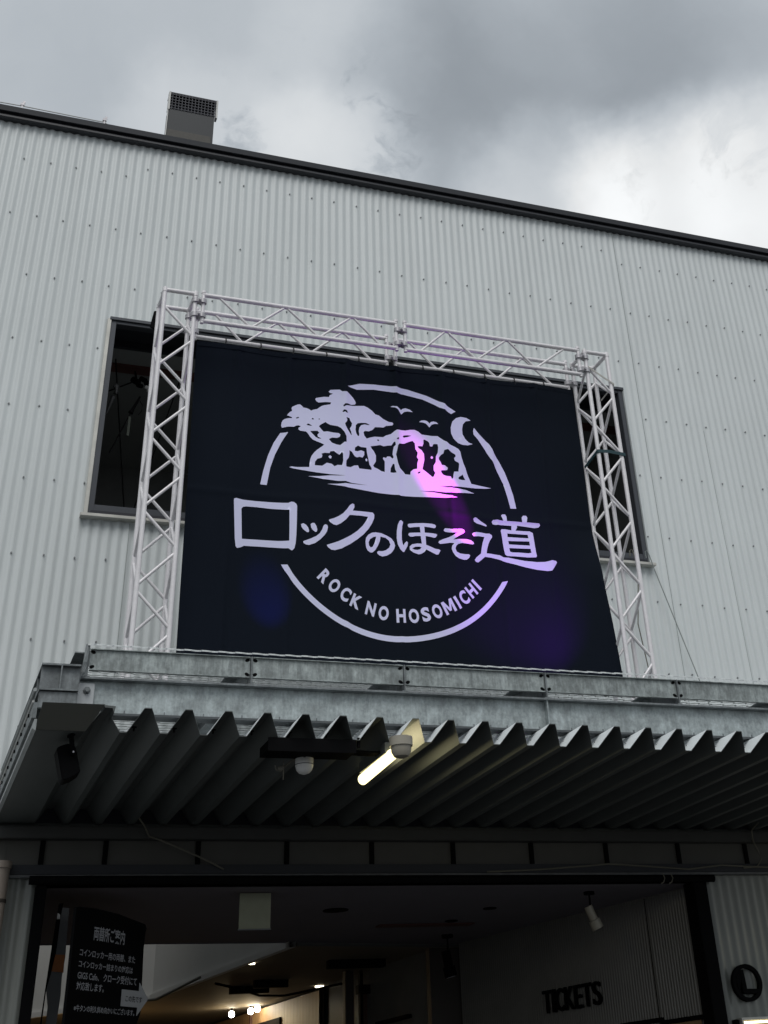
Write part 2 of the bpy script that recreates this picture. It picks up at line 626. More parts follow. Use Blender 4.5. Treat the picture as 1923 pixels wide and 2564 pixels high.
# a row of flashing screws along the window head
for i in range(22):
    x = WIN[0] + 0.12 + i * 0.228
    mb.prism([(x + 0.009 * math.cos(a * PI / 3), 7.352 + 0.009 * math.sin(a * PI / 3)) for a in range(6)], 'y', -0.022, -0.005)
tag(mb.build('cladding_screws', M['screw'], bld), kind='stuff')

# window reveal, frame, sill
x0, x1, z0, z1 = WIN
mb = MB()
mb.prism([(-0.03, z1 - 0.004), (-0.03, z1 + 0.022), (0.0, z1 + 0.026), (0.06, z1 + 0.02), (0.06, z1 - 0.004)], 'x', x0 - 0.012, x1 + 0.012)
win = mb.build('window', M['frame'], bld)
fr = MB()
fw = 0.045
fr.box(x0, x0 + fw, -0.012, 0.07, z0, z1 - 0.004)
fr.box(x1 - fw, x1, -0.012, 0.07, z0, z1 - 0.004)
fr.box(x0 + fw, x1 - fw, -0.010, 0.07, z1 - 0.034, z1 - 0.004)
fr.box(x0 + fw, x1 - fw, -0.010, 0.07, z0 + 0.03, z0 + 0.085)
fr.build('window_frame', M['frame'], win, bevel=0.003)
mb = MB(); mb.box(x0 - 0.030, x0 - 0.001, -0.024, 0.01, z0, z1 + 0.004)
mb.build('side_flashing', M['sill'], win)
mb = MB(); mb.box(x1 + 0.001, x1 + 0.014, -0.018, 0.01, z0, z1)
mb.build('side_flashing', M['flash'], win)
mb = MB()
mb.prism([(-0.068, z0 - 0.034), (-0.068, z0 - 0.010), (0.0, z0 + 0.012), (0.06, z0 + 0.014), (0.06, z0 - 0.034)], 'x', x0 - 0.055, x1 + 0.045)
mb.build('window_sill', M['sill'], win, bevel=0.002)
mb = MB()
mb.box(x0 + 0.02, x1 - 0.02, -0.03, 0.03, z0 - 0.0, z0 + 0.028)
mb.build('sill_channel', M['trim2'], win)

# roof edge trim: fascia with a shadowed step below
mb = MB()
mb.prism([(-0.095, 9.338), (-0.105, 9.392), (-0.095, 9.400), (0.5, 9.42), (0.5, 9.38), (-0.06, 9.338)], 'x', WX0 - 0.05, WX1)
mb.build('roof_fascia', M['trim'], bld)
mb = MB(); mb.box(WX0, WX1, -0.055, 0.1, 9.312, 9.3375)
mb.build('roof_soffit_strip', M['trim2'], bld)
mb = MB(); mb.box(WX0, WX1, -0.072, 0.02, 9.284, 9.3115)
mb.build('roof_drip_edge', M['trim'], bld, bevel=0.004)
mb = MB(); mb.add([(WX0, 0.05, 9.425), (WX1, 0.05, 9.425), (WX1, 3.1, 9.46), (WX0, 3.1, 9.46)], [(0, 1, 2, 3)])
mb.build('roof', M['trim'], bld)
mb = MB(); mb.box(WX0, WX0 + 0.05, 0.02, 16, 0, 9.4); mb.box(WX1 - 0.05, WX1, 0.02, 16, 0, 9.4)
mb.box(WX0, WX1, 15.95, 16.0, 0, 9.4)
mb.build('outer_wall', M['sheet_low'], bld)

# room behind the window
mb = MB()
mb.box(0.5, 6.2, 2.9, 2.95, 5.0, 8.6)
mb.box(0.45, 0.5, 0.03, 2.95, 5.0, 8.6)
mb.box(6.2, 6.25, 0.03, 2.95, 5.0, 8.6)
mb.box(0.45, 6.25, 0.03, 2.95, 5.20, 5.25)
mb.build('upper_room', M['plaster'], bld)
mb = MB(); mb.box(0.5, 6.2, 0.46, 2.9, 7.335, 7.38)
mb.build('upper_ceiling', mat('upper_ceiling_board', (0.24, 0.25, 0.245), 0.8, var=0.05), bld)
mb = MB(); mb.box(0.5, 6.2, 0.012, 0.46, 7.39, 7.45); mb.box(0.5, 6.2, 0.42, 0.46, 7.33, 7.45)
mb.build('blind_box', M['trim2'], bld)
mb = MB(); mb.box(0.5, 6.2, 0.72, 0.86, 7.316, 7.334)
mb.build('ceiling_batten', M['red'], bld)
for xa, xb, mm in ((4.55, 4.78, 'wood2'), (4.83, 4.98, 'grey'), (5.02, 5.12, 'frame'), (5.3, 5.42, 'wood2')):
    mb = MB(); mb.box(xa, xb, 0.55, 0.60, 5.3, 7.1)
    mb.build('interior_panel', M[mm], bld, bevel=0.004)
for (xa, za, xb, zb) in ((0.99, 7.25, 1.30, 5.7), (1.60, 7.25, 1.25, 5.7)):
    rod('hanging_cord', (xa, 0.5, za), (xb, 0.9, zb), 0.006, M['black'], bld)

# lintel zone between canopy and doorway
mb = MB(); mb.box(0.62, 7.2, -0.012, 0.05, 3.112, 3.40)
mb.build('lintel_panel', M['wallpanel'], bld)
mb = MB(); mb.box(0.50, 7.2, -0.10, -0.014, 3.300, 3.372)
mb.build('gutter_fascia', mat('gutter_paint', (0.05, 0.052, 0.05), 0.6, var=0.1), bld, bevel=0.004)
for x in (0.847, 1.255, 1.876, 2.50, 3.126, 3.753, 4.385, 5.015, 5.651, 6.269, 6.89):
    mb = MB(); mb.box(x - 0.016, x + 0.016, -0.03, -0.013, 3.105, 3.298)
    mb.build('hanger_bracket', M['black'], bld)
mb = MB(); mb.box(-1.0, 7.2, -0.05, -0.014, 3.096, 3.152)
mb.build('dark_rail', mat('rail_paint', (0.018, 0.02, 0.026), 0.6), bld)
mb = MB(); mb.box(0.55, 7.2, -0.045, 0.0, 3.078, 3.094)
mb.build('drip_strip', mat('drip_strip_paint', (0.10, 0.105, 0.11), 0.5, var=0.3, vscale=14), bld)
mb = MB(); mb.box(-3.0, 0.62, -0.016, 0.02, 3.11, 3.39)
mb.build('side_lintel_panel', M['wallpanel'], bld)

# door frame
mb = MB()
mb.box(0.836, 0.903, -0.06, 0.10, 0, 3.03)
mb.build('door_jamb', M['black'], bld, bevel=0.004)
mb = MB(); mb.box(5.722, 5.838, -0.06, 0.10, 0, 3.03)
mb.build('door_jamb', M['black'], bld, bevel=0.004)
rod('shutter_rail', (0.785, -0.075, 3.058), (5.90, -0.075, 3.046), 0.026, M['black'], bld, 16)

# vestibule shell
mb = MB()
mb.add([(-1.0, 0.05, 3.03), (6.2, 0.05, 3.03), (5.5, 3.48, 3.03), (3.415, 3.005, 3.03), (2.13, 2.88, 3.03), (-1.0, 2.6, 3.03)], [(0, 1, 2, 3, 4, 5)])
mb.add([(-1.0, 0.05, 3.09), (6.2, 0.05, 3.09), (5.5, 3.48, 3.09), (3.415, 3.005, 3.09), (2.13, 2.88, 3.09), (-1.0, 2.6, 3.09)], [(5, 4, 3, 2, 1, 0)])
for a, b in (((5.5, 3.48), (3.415, 3.005)), ((3.415, 3.005), (2.13, 2.88)), ((2.13, 2.88), (-1.0, 2.6))):
    mb.add([(a[0], a[1], 3.026), (b[0], b[1], 3.026), (b[0], b[1], 3.4), (a[0], a[1], 3.4)], [(0, 1, 2, 3)])
mb.build('vestibule_ceiling', M['ceil'], bld)
mb = MB()
mb.add([(3.34, 2.95, 3.0), (5.6, 3.45, 3.0), (5.6, 15.5, 3.0), (1.0, 15.5, 3.0), (1.3, 9.6, 3.0), (2.885, 7.22, 3.0)], [(0, 1, 2, 3, 4, 5)])
mb.build('hall_ceiling', M['ceil2'], bld)
mb = MB(); mb.box(-2.9, 12.5, 0.055, 2.55, 3.1, 3.2); mb.box(3.42, 12.5, 2.56, 15.9, 3.1, 3.2)  # unseen slabs and strip, added to block sky light leaking past the ceilings
mb.add([(3.415, 3.002, 2.998), (5.2, 3.40, 2.998), (5.2, 3.40, 3.0999), (3.415, 3.002, 3.0999)], [(0, 1, 2, 3)])
mb.build('unseen_light_block', M['plaster'], bld)
# white light well beside the hall ceiling
mb = MB()
mb.add([(3.342, 2.90, 3.035), (2.890, 7.22, 3.035), (2.890, 7.22, 9.2), (3.342, 2.90, 9.2)], [(0, 1, 2, 3)])
mb.add([(2.890, 7.22, 3.035), (1.30, 9.60, 3.035), (1.30, 9.60, 9.2), (2.890, 7.22, 9.2)], [(0, 1, 2, 3)])
mb.build('light_well', M['white'], bld)
mb = MB()
for a, b in (((3.342, 2.90), (2.890, 7.22)), ((2.890, 7.22), (1.30, 9.60))):
    d = Vector((b[0] - a[0], b[1] - a[1], 0)).normalized(); nn = Vector((-d.y, d.x, 0)) * 0.03
    P = [Vector((a[0], a[1], 2.985)), Vector((b[0], b[1], 2.985)), Vector((b[0], b[1], 3.035)), Vector((a[0], a[1], 3.035))]
    mb.add([p + nn for p in P] + [p - nn for p in P], [(0, 1, 2, 3), (7, 6, 5, 4), (0, 4, 5, 1), (2, 6, 7, 3)])
mb.build('light_well_trim', M['white'], bld)
mb = MB()
mb.add([(-1.0, 2.6, 3.0), (-1.0, 2.6, 9.2), (-1.0, 14, 9.2), (-1.0, 14, 3.0)], [(0, 1, 2, 3)])
mb.add([(-1.0, 9.6, 3.0), (1.3, 9.6, 3.0), (1.3, 9.6, 9.2), (-1, 9.6, 9.2)], [(0, 1, 2, 3)])
mb.build('light_well_side', M['sheet_low'], bld)


def along(a, b, s, z, out=0.0):
    d = Vector((b[0] - a[0], b[1] - a[1], 0)).normalized()
    nn = Vector((-d.y, d.x, 0))
    return Vector((a[0], a[1], 0)) + d * s + nn * out + Vector((0, 0, z))


WA, WB = (5.818, 0.174), (5.088, 3.323)


def corr_wall(a, b, z0, z1, m, name, pitch=0.032, amp=0.004):
    L = (Vector(b) - Vector(a)).length
    n = int(L / pitch * 6)
    V = []; F = []
    for i in range(n + 1):
        s = L * i / n
        o = amp * math.cos(2 * PI * s / pitch)
        V += [along(a, b, s, z0, o), along(a, b, s, z1, o)]
    F = [(2 * i, 2 * i + 2, 2 * i + 3, 2 * i + 1) for i in range(n)]
    return mesh(name, V, F, m, bld, smooth=True)


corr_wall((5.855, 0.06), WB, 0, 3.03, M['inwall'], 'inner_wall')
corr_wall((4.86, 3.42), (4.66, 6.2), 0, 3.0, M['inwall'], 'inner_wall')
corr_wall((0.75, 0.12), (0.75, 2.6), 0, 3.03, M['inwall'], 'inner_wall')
mb = MB(); mb.box(4.80, 5.12, 3.36, 3.46, 0, 3.0); mb.build('wall_return', M['column'], bld)
mb = MB(); mb.box(4.45, 4.9, 9.0, 9.05, 0, 3.0); mb.build('far_wall_panel', M['wood2'], bld)
mb = MB(); mb.box(-1.0, 7.5, 15.0, 15.1, 0, 3.4); mb.build('far_wall', M['plaster'], bld)
mb = MB(); mb.box(-0.95, 1.6, 9.6, 9.68, 0, 3.0); mb.build('side_wall', M['wood2'], bld)
# timber clad stretch with a dark notice
corr_wall((4.66, 6.6), (4.30, 11.5), 0, 2.97, M['wood'], 'timber_wall', pitch=0.11, amp=0.0008)
q0 = along((4.66, 6.6), (4.30, 11.5), 1.0, 0); 
mb = MB()
P = [along((4.66, 6.6), (4.30, 11.5), s, z, 0.02) for s, z in ((1.3, 2.70), (2.4, 2.70), (2.4, 2.82), (1.3, 2.82))]
P2 = [p + Vector((0.03, 0, 0)) for p in P]
mb.add(P + P2, [(0, 1, 2, 3), (7, 6, 5, 4), (0, 4, 5, 1), (1, 5, 6, 2), (2, 6, 7, 3), (3, 7, 4, 0)])
mb.build('notice_plate', M['black'], bld)
mb = MB(); mb.box(4.47, 4.56, 4.98, 5.08, 0, 2.995); mb.build('column', M['column'], bld, bevel=0.006)
mb = MB(); mb.box(4.63, 4.66, 4.98, 5.05, 0, 2.995); mb.build('column', M['black'], bld)
mb = MB(); mb.box(4.62, 4.99, 5.0, 5.1, 2.79, 2.87); mb.build('door_head', M['black'], bld)
mb = MB(); mb.box(4.865, 4.98, 5.05, 5.1, 2.0, 2.79); mb.build('door_side', M['plastic2'], bld)
mb = MB(); mb.box(4.66, 4.86, 5.08, 5.12, 1.8, 2.79); mb.build('door_leaf', M['wood2'], bld)
mb = MB(); mb.box(4.24, 4.27, 4.98, 5.01, 2.3, 2.845); mb.build('hanging_post', M['black'], bld)
# lintel over the ticket hatch
for s0, s1, z in ((0.12, 0.62, 2.185), (0.62, 1.10, 2.205), (3.7, 4.5, 2.52)):
    mb = MB()
    P = [along((5.855, 0.06), WB, s, zz, -0.02) if s < 3.3 else along((4.86, 3.42), (4.66, 6.2), s - 3.2, zz, 0.02) for s, zz in ((s0, z - 0.03), (s1, z - 0.03), (s1, z), (s0, z))]
    P2 = [p + Vector((-0.05, 0, 0)) for p in P]
    mb.add(P + P2, [(0, 1, 2, 3), (7, 6, 5, 4), (0, 4, 5, 1), (1, 5, 6, 2), (2, 6, 7, 3), (3, 7, 4, 0)])
    mb.build('hatch_lintel', M['black'], bld)
mb = MB()
P = [along((5.855, 0.06), WB, s, z, 0.012) for s, z in ((0.20, 1.9), (0.60, 1.9), (0.60, 2.155), (0.20, 2.155))]
mb.add(P, [(0, 1, 2, 3)])
mb.build('hatch_panel', M['wood'], bld)
# joint line in the inner wall
mb = MB()
P = [along((5.855, 0.06), WB, s, z, 0.006) for s, z in ((0.66, 0.5), (0.668, 0.5), (0.668, 3.02), (0.66, 3.02))]
mb.add(P, [(0, 1, 2, 3)])
mb.build('wall_joint', M['black'], bld)
# ceiling fittings that are part of the ceiling
for (cx, cy, r) in ((3.204, 1.13, 0.10), (4.434, 1.813, 0.055), (4.513, 1.146, 0.055)):
    mb = MB(); mb.prism([(cx + r * math.cos(a * PI / 8), cy + r * math.sin(a * PI / 8)) for a in range(16)], 'z', 3.022, 3.029)
    mb.build('downlight_trim', M['black'], bld)
mb = MB(); mb.box(3.84, 4.70, 1.94, 2.07, 3.018, 3.028); mb.build('ceiling_strip', M['red'], bld)
for (cx, cy, r) in ((3.271, 4.101, 0.03), (4.62, 6.45, 0.05)):
    mb = MB(); mb.prism([(cx + r * math.cos(a * PI / 6), cy + r * math.sin(a * PI / 6)) for a in range(12)], 'z', 2.985, 2.997)
    mb.build('downlight', M['glow'], bld)
for xa, ya, xb, yb in ((3.68, 5.66, 4.05, 5.72), (3.55, 6.2, 3.98, 6.27), (4.02, 4.05, 4.6, 4.15)):
    mb = MB(); mb.box(xa, xb, ya, yb, 2.93, 2.998)
    mb.build('ceiling_vent_slot', M['black'], bld)
mb = MB(); mb.tube([(3.19, 5.31, 2.95), (3.45, 5.5, 2.92), (3.8, 5.9, 2.88), (4.1, 6.0, 2.88), (4.5, 5.2, 2.9)], 0.012, 6)
mb.build('slack_cable', M['black'], bld)
mb = MB(); mb.tube([(1.9, 6.3, 2.93), (2.2, 5.7, 2.84), (2.6, 5.3, 2.83), (2.95, 4.9, 2.97)], 0.012, 6)
mb.build('slack_cable', M['cable'], bld)

# ================================================================== ROOF VENT
vent = thing('roof_vent', 'dark boxy roof vent cowl with a square mesh opening rising above the roof edge', 'vent', (1.48, 0.75, 9.45))
mb = MB(); mb.box(1.232, 1.715, 0.60, 0.74, 9.45, 10.345)
mb.build('duct', M['vent'], vent, bevel=0.006)
mb = MB(); mb.box(1.238, 1.690, 0.592, 0.599, 9.70, 10.06)
mb.build('front_plate', M['vent2'], vent)
mb = MB()
mb.box(1.236, 1.734, 0.72, 0.74, 10.346, 10.570)
mb.box(1.228, 1.742, 0.600, 0.74, 10.560, 10.578)
mb.build('hood', M['trim2'], vent)
for xa, xb in ((1.222, 1.240), (1.726, 1.744)):
    mb = MB(); mb.box(xa, xb, 0.592, 0.66, 10.33, 10.577)
    mb.build('flange', M['ventflange'], vent)
mb = MB(); mb.box(1.222, 1.231, 0.598, 0.62, 9.95, 10.33)
mb.build('side_strip', M['ventflange'], vent)
mb = MB()
for i in range(14):
    x = 1.262 + i * 0.0345
    mb.box(x - 0.0035, x + 0.0035, 0.597, 0.603, 10.338, 10.57)
for i in range(6):
    z = 10.355 + i * 0.038
    mb.box(1.24, 1.726, 0.594, 0.598, z - 0.0035, z + 0.0035)
mb.build('grille', M['grille'], vent)

# lightning conductor on the roof edge
lc = thing('lightning_conductor', 'thin bare conductor rod on two small clamps along the left roof edge', 'conductor', (0.0, 0.1, 9.47))
mb = MB(); mb.tube([(-3.0, 0.1, 9.50), (-1.2, 0.1, 9.54), (-0.38, 0.1, 9.582), (-0.18, 0.1, 9.585), (0.2, 0.1, 9.580), (0.58, 0.1, 9.575), (0.66, 0.1, 9.53)], 0.005, 6)
mb.build('rod', M['ventflange'], lc)
for x in (-0.18, 0.58):
    mb = MB(); mb.box(x - 0.008, x + 0.008, 0.092, 0.108, 9.42, 9.615); mb.box(x - 0.018, x + 0.018, 0.088, 0.112, 9.590, 9.617)
    mb.box(x + 0.0, x + 0.022, 0.088, 0.112, 9.617, 9.640)
    mb.build('clamp', M['clamp'], lc)

# ================================================================== CANOPY
can = thing('canopy', 'galvanised steel entrance canopy with dark folded metal deck over the doorway', 'canopy', (3.0, -1.2, 3.39))
CX1 = 7.6
CB = 3.392; CT = 3.490            # underside of valleys / ridges of the folded deck
YB, YT = -2.385, -2.49            # slanting cut at the front of the deck
DP = 0.2156
TH = 0.004


def deck_y(z):
    return YB + (z - CB) / (CT - CB) * (YT - YB)


# one folded rib: ridge with two slopes and half valleys, drawn as a thin folded plate
prof = [(-0.1080, CB), (-0.0880, CB), (-0.0190, CT), (0.0190, CT), (0.0880, CB), (0.1076, CB)]
V = []; F = []
n = len(prof)
for side, dz in ((0, 0.0), (1, TH)):
    for (x, z) in prof:
        V.append((x, deck_y(z), z + dz))
    for (x, z) in prof:
        V.append((x, -0.03, z + dz))
for i in range(n - 1):
    F.append((i, i + n, i + n + 1, i + 1))                       # underside
    F.append((2 * n + i, 2 * n + i + 1, 3 * n + i + 1, 3 * n + i))   # top
    F.append((i, i + 1, 2 * n + i + 1, 2 * n + i))                # front lip
rib = bpy.data.meshes.new('deck_rib')
rib.from_pydata(V, [], F)
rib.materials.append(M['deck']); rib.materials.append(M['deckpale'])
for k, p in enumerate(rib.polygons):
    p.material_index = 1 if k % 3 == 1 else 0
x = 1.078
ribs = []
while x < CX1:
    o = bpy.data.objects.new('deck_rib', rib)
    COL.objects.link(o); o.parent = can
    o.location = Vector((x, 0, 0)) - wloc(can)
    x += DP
mb = MB(); mb.box(0.53, CX1, -0.032, -0.020, 3.373, 3.54)  # dark plate added to stop light showing behind the ribs
mb.build('rear_light_stop', M['trim2'], can)
mb = MB(); mb.box(0.53, CX1, -0.040, -0.033, 3.373, 3.400)
mb.build('rear_angle', M['deck'], can)
# left edge of the deck: flat soffit with closed front
mb = MB()
mb.prism([(0.527, CB), (0.770, CB), (0.845, CT), (0.885, CT), (0.954, CB), (0.970, CB), (0.970, CB + TH), (0.954, CB + TH), (0.885, CT + TH), (0.845, CT + TH), (0.770, CB + TH), (0.527, CB + TH)], 'y', -2.385, -0.03)
edge = mb.build('edge_soffit', M['deck'], can)
mb = MB()
mb.add([(0.527, -2.387, CB), (0.776, -2.387, CB), (0.852, -2.492, CT + 0.012), (0.535, -2.492, CT + 0.012),
        (0.527, -2.379, CB), (0.776, -2.379, CB), (0.852, -2.484, CT + 0.012), (0.535, -2.484, CT + 0.012)],
       [(0, 1, 2, 3), (7, 6, 5, 4), (0, 4, 5, 1), (1, 5, 6, 2), (2, 6, 7, 3), (3, 7, 4, 0)])
mb.build('edge_end_plate', mat('end_plate_paint', (0.085, 0.086, 0.074), 0.5, var=0.06), can)
mb = MB(); mb.prism([(0.852, CT - 0.002), (0.892, CT - 0.004), (0.902, CT - 0.03), (0.908, CT + 0.006), (0.846, CT + 0.010)], 'y', -2.49, -2.30)
mb.build('edge_ridge_cap', M['deck'], can)
# left flashing, rails
mb = MB(); mb.prism([(0.506, CB + 0.004), (0.5255, CB - 0.006), (0.5255, CB + 0.05), (0.512, CB + 0.05)], 'y', -2.40, -0.03)
mb.build('edge_flashing', M['flash'], can)
mb = MB(); mb.prism([(0.498, 3.452), (0.520, 3.452), (0.520, 3.53), (0.500, 3.53)], 'y', -2.38, -0.03)
mb.build('edge_board', M['galvd'], can)
mb = MB(); mb.tube([(0.497, -2.36, 3.54), (0.497, -0.04, 3.54)], 0.007, 8); mb.build('edge_wire', M['ventflange'], can)
mb = MB(); mb.tube([(0.494, -2.42, 3.583), (0.494, -0.04, 3.583)], 0.010, 8); mb.build('edge_conduit', M['flash'], can)
mb = MB()
for i in range(12):
    y = -2.2 + i * 0.19
    mb.box(0.49, 0.498, y - 0.008, y + 0.008, 3.50, 3.515)
mb.build('edge_bolts', M['black'], can)


def ibeam_x(name, x0, x1, yc, z0, z1, hw, m, t=0.007, ft=0.009, parent=can):
    b = MB()
    b.box(x0, x1, yc - t / 2, yc + t / 2, z0 + ft, z1 - ft)
    b.box(x0, x1, yc - hw, yc + hw, z1 - ft, z1)
    b.box(x0, x1, yc - hw, yc + hw, z0, z0 + ft)
    return b.build(name, m, parent)


# corner beam: short front run, then the long side run back to the wall
ibeam_x('corner_beam', 0.516, 0.716, -2.365, 3.590, 3.728, 0.035, M['galvd'])
mb = MB(); mb.box(0.614, 0.621, -2.400, -2.33, 3.599, 3.719); mb.build('stiffener', M['galvd'], can)
mb = MB(); mb.box(0.520, 0.716, -2.385, -2.33, 3.500, 3.588)
mb.build('corner_channel', M['galvd'], can, bevel=0.004)
mb = MB()
mb.box(0.545, 0.551, -2.30, -0.03, 3.599, 3.719)
mb.box(0.514, 0.584, -2.398, -0.03, 3.7195, 3.729)
mb.box(0.514, 0.584, -2.33, -0.03, 3.5895, 3.599)
mb.build('side_beam', M['galvd'], can)
for y in (-2.16, -1.93, -1.70, -1.48, -1.26, -1.04, -0.82, -0.60, -0.38, -0.16):
    mb = MB(); mb.box(0.517, 0.545, y - 0.004, y + 0.004, 3.600, 3.718)
    mb.build('stiffener', M['galvd'], can)

# main front I-beam
FY = -2.30
mb = MB()
mb.box(0.728, CX1, FY + 0.045, FY + 0.053, 3.512, 3.684)
mb.build('front_beam', M['galv2'], can)
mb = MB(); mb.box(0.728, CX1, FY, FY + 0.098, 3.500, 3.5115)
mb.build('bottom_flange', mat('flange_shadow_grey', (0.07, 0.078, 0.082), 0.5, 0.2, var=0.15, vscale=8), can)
mb = MB()
for i in range(32):
    cx = 1.078 + i * DP
    if cx > CX1 - 0.1: break
    mb.box(cx - 0.050, cx - 0.022, -2.28, -2.268, 3.447, 3.453); mb.box(cx - 0.040, cx - 0.032, -2.28, -2.268, 3.430, 3.447)
tag(mb.build('deck_bolts', M['black'], can), kind='stuff')
mb = MB(); mb.box(0.728, CX1, FY - 0.004, FY + 0.098, 3.6845, 3.695)
mb.build('beam_flange', M['galvd'], can)
mb = MB(); mb.box(3.527 - 0.004, 3.527 + 0.004, FY + 0.006, FY + 0.044, 3.512, 3.684)
mb.build('web_stiffener', M['galv2'], can)
mb = MB(); mb.box(3.527 + 0.93 * 3 - 0.004, 3.527 + 0.93 * 3 + 0.004, FY + 0.006, FY + 0.044, 3.512, 3.684)
mb.build('web_stiffener', M['galv2'], can)
mb = MB(); mb.box(0.724, 0.812, FY + 0.020, FY + 0.030, 3.548, 3.668)
cp = mb.build('connection_plate', mat('zinc_plate', (0.42, 0.44, 0.45), 0.45, 0.2, var=0.05, vscale=30), can, bevel=0.002)
mb = MB()
for r, y0, y1 in ((0.020, FY + 0.010, FY + 0.020), (0.013, FY - 0.004, FY + 0.010)):
    mb.prism([(0.772 + r * math.cos(a * PI / 3), 3.628 + r * math.sin(a * PI / 3)) for a in range(6)], 'y', y0, y1)
mb.build('bolt', M['galvd'], cp)
mb = MB()
for i in range(60):
    xx = 0.98 + i * DP * 0.5
    if xx < CX1: mb.box(xx - 0.003, xx + 0.003, FY + 0.004, FY + 0.01, 3.511, 3.527)
mb.build('deck_clips', M['galvd'], can)

# upper channel segments between stubs, with cut corners (dark copes)
stubs = [0.760, 1.669, 2.597, 3.527, 4.467, 5.40, 6.33, 7.26]
UZ0, UZ1 = 3.737, 3.846


def segment(xa, xb):
    c = 0.018
    prof = [(xa + c, UZ0), (xb - c, UZ0), (xb - c * .6, UZ0 + c * .5), (xb, UZ0 + c), (xb, UZ1 - c * 1.1), (xb - c * .6, UZ1 - c * .5), (xb - c, UZ1 - 0.004), (xa + c, UZ1 - 0.004), (xa + c * .6, UZ1 - c * .5), (xa, UZ1 - c * 1.1), (xa, UZ0 + c), (xa + c * .6, UZ0 + c * .5)]
    b = MB()
    b.prism(prof, 'y', FY + 0.012, FY + 0.018)
    b.box(xa + 0.004, xb - 0.004, FY - 0.002, FY + 0.022, UZ0 - 0.006, UZ0 - 0.001)
    b.box(xa + 0.004, xb - 0.004, FY - 0.002, FY + 0.060, UZ1 - 0.003, UZ1 + 0.001)
    seg = b.build('channel_segment', M['galv'], can)
    b = MB()
    for xx, sx in ((xa, 1), (xb, -1)):
        for zz, sz in ((UZ0, 1), (UZ1, -1)):
            cx, cz = xx + sx * 0.017, zz + sz * 0.015
            b.prism([(cx + sx * (0.013 * math.cos(a * PI / 5) + 0.004 * math.sin(a * PI / 5) * sz), cz + 0.010 * math.sin(a * PI / 5)) for a in range(10)], 'y', FY + 0.0105, FY + 0.0118)
    b.build('cope_hole', M['black'], seg)
    return seg


for a, b in zip(stubs[:-1], stubs[1:]):
    segment(a + 0.006, b - 0.006)
for i, x in enumerate(stubs):
    mb = MB()
    mb.box(x - 0.004, x + 0.004, FY - 0.004, FY + 0.06, 3.6955, UZ1 + 0.002)
    mb.box(x - 0.016, x + 0.016, FY - 0.002, FY + 0.012, 3.6955, 3.700)
    mb.build('stub_plate', M['galvd'], can)
    mb = MB()          # cross beam running back to the wall
    mb.box(x - 0.006, x + 0.002, FY + 0.062, -0.03, 3.700, UZ1 - 0.008)
    mb.box(x - 0.07, x + 0.002, FY + 0.062, -0.03, UZ0 - 0.036, UZ0 - 0.028)
    mb.box(x - 0.07, x + 0.002, FY + 0.062, -0.03, UZ1 - 0.008, UZ1 - 0.002)
    mb.build('cross_beam', M['galvd'], can)
mb = MB(); mb.tube([(0.748, FY - 0.02, 3.86), (0.742, FY - 0.03, 3.76), (0.735, FY - 0.028, 3.71), (0.715, FY - 0.024, 3.675), (0.712, FY - 0.02, 3.65)], 0.013, 8)
mb.build('corner_hose', M['galvd'], can)

# expanded metal floor: zig-zag strands that meet their neighbours
mb = MB()
GP = 0.098; GR = 0.060
nrow = int((2.30 - 0.05) / GR)
for r_ in range(nrow):
    y0 = FY - 0.010 + r_ * GR
    ph = 0 if r_ % 2 == 0 else PI
    nn = int((CX1 - 0.74) / GP * 6)
    pts = []
    for i in range(nn + 1):
        x = 0.745 + i * GP / 6
        s = math.sin(2 * PI * x / GP + ph)
        s = max(-0.8, min(0.8, s * 1.3)) / 0.8
        pts.append((x, y0 + s * GR * 0.48, (3.864 + s * 0.0105 if r_ == 0 else 3.8585 + s * 0.006) + 0.0015 * math.sin(x * 3.1)))
    w, t = (0.003, 0.0050) if r_ == 0 else (0.0030, 0.0032)
    V = []; F = []
    for (x, y, z) in pts:
        V += [(x, y - w, z - t), (x, y + w, z - t * .2), (x, y + w, z + t), (x, y - w, z + t * .4)]
    for i in range(len(pts) - 1):
        for k in range(4):
            k2 = (k + 1) % 4
            F.append((4 * i + k, 4 * i + k2, 4 * i + 4 + k2, 4 * i + 4 + k))
    if r_ == 0:
        eb = MB(); eb.add(V, F)
        eb.build('grating_edge', mat('cut_edge_zinc', (0.62, 0.65, 0.65), 0.5, 0.1), can)
    else:
        mb.add(V, F)
tag(mb.build('grating', M['grate'], can), kind='stuff')

# ================================================================== TRUSS FRAME
YF, YK = -1.70, -1.465             # front and back chords
CR, BR_ = 0.0165, 0.0105
ZB = 3.862


def clamp_pair(parent, x, dx, y, z, name='clamp'):
    b = MB()
    n = 14
    for cx in (x, x + dx):
        b.prism([(cx + 0.029 * math.cos(2 * PI * a / n), y + 0.029 * math.sin(2 * PI * a / n)) for a in range(n)], 'z', z - 0.016, z + 0.016)
    b.box(min(x, x + dx), max(x, x + dx), y - 0.026, y + 0.020, z - 0.013, z + 0.013)
    b.prism([((x + dx / 2) + 0.010 * math.cos(a * PI / 3), z + 0.010 * math.sin(a * PI / 3)) for a in range(6)], 'y', y - 0.045, y - 0.02)
    return b.build(name, M['clamp'], parent, smooth=True)


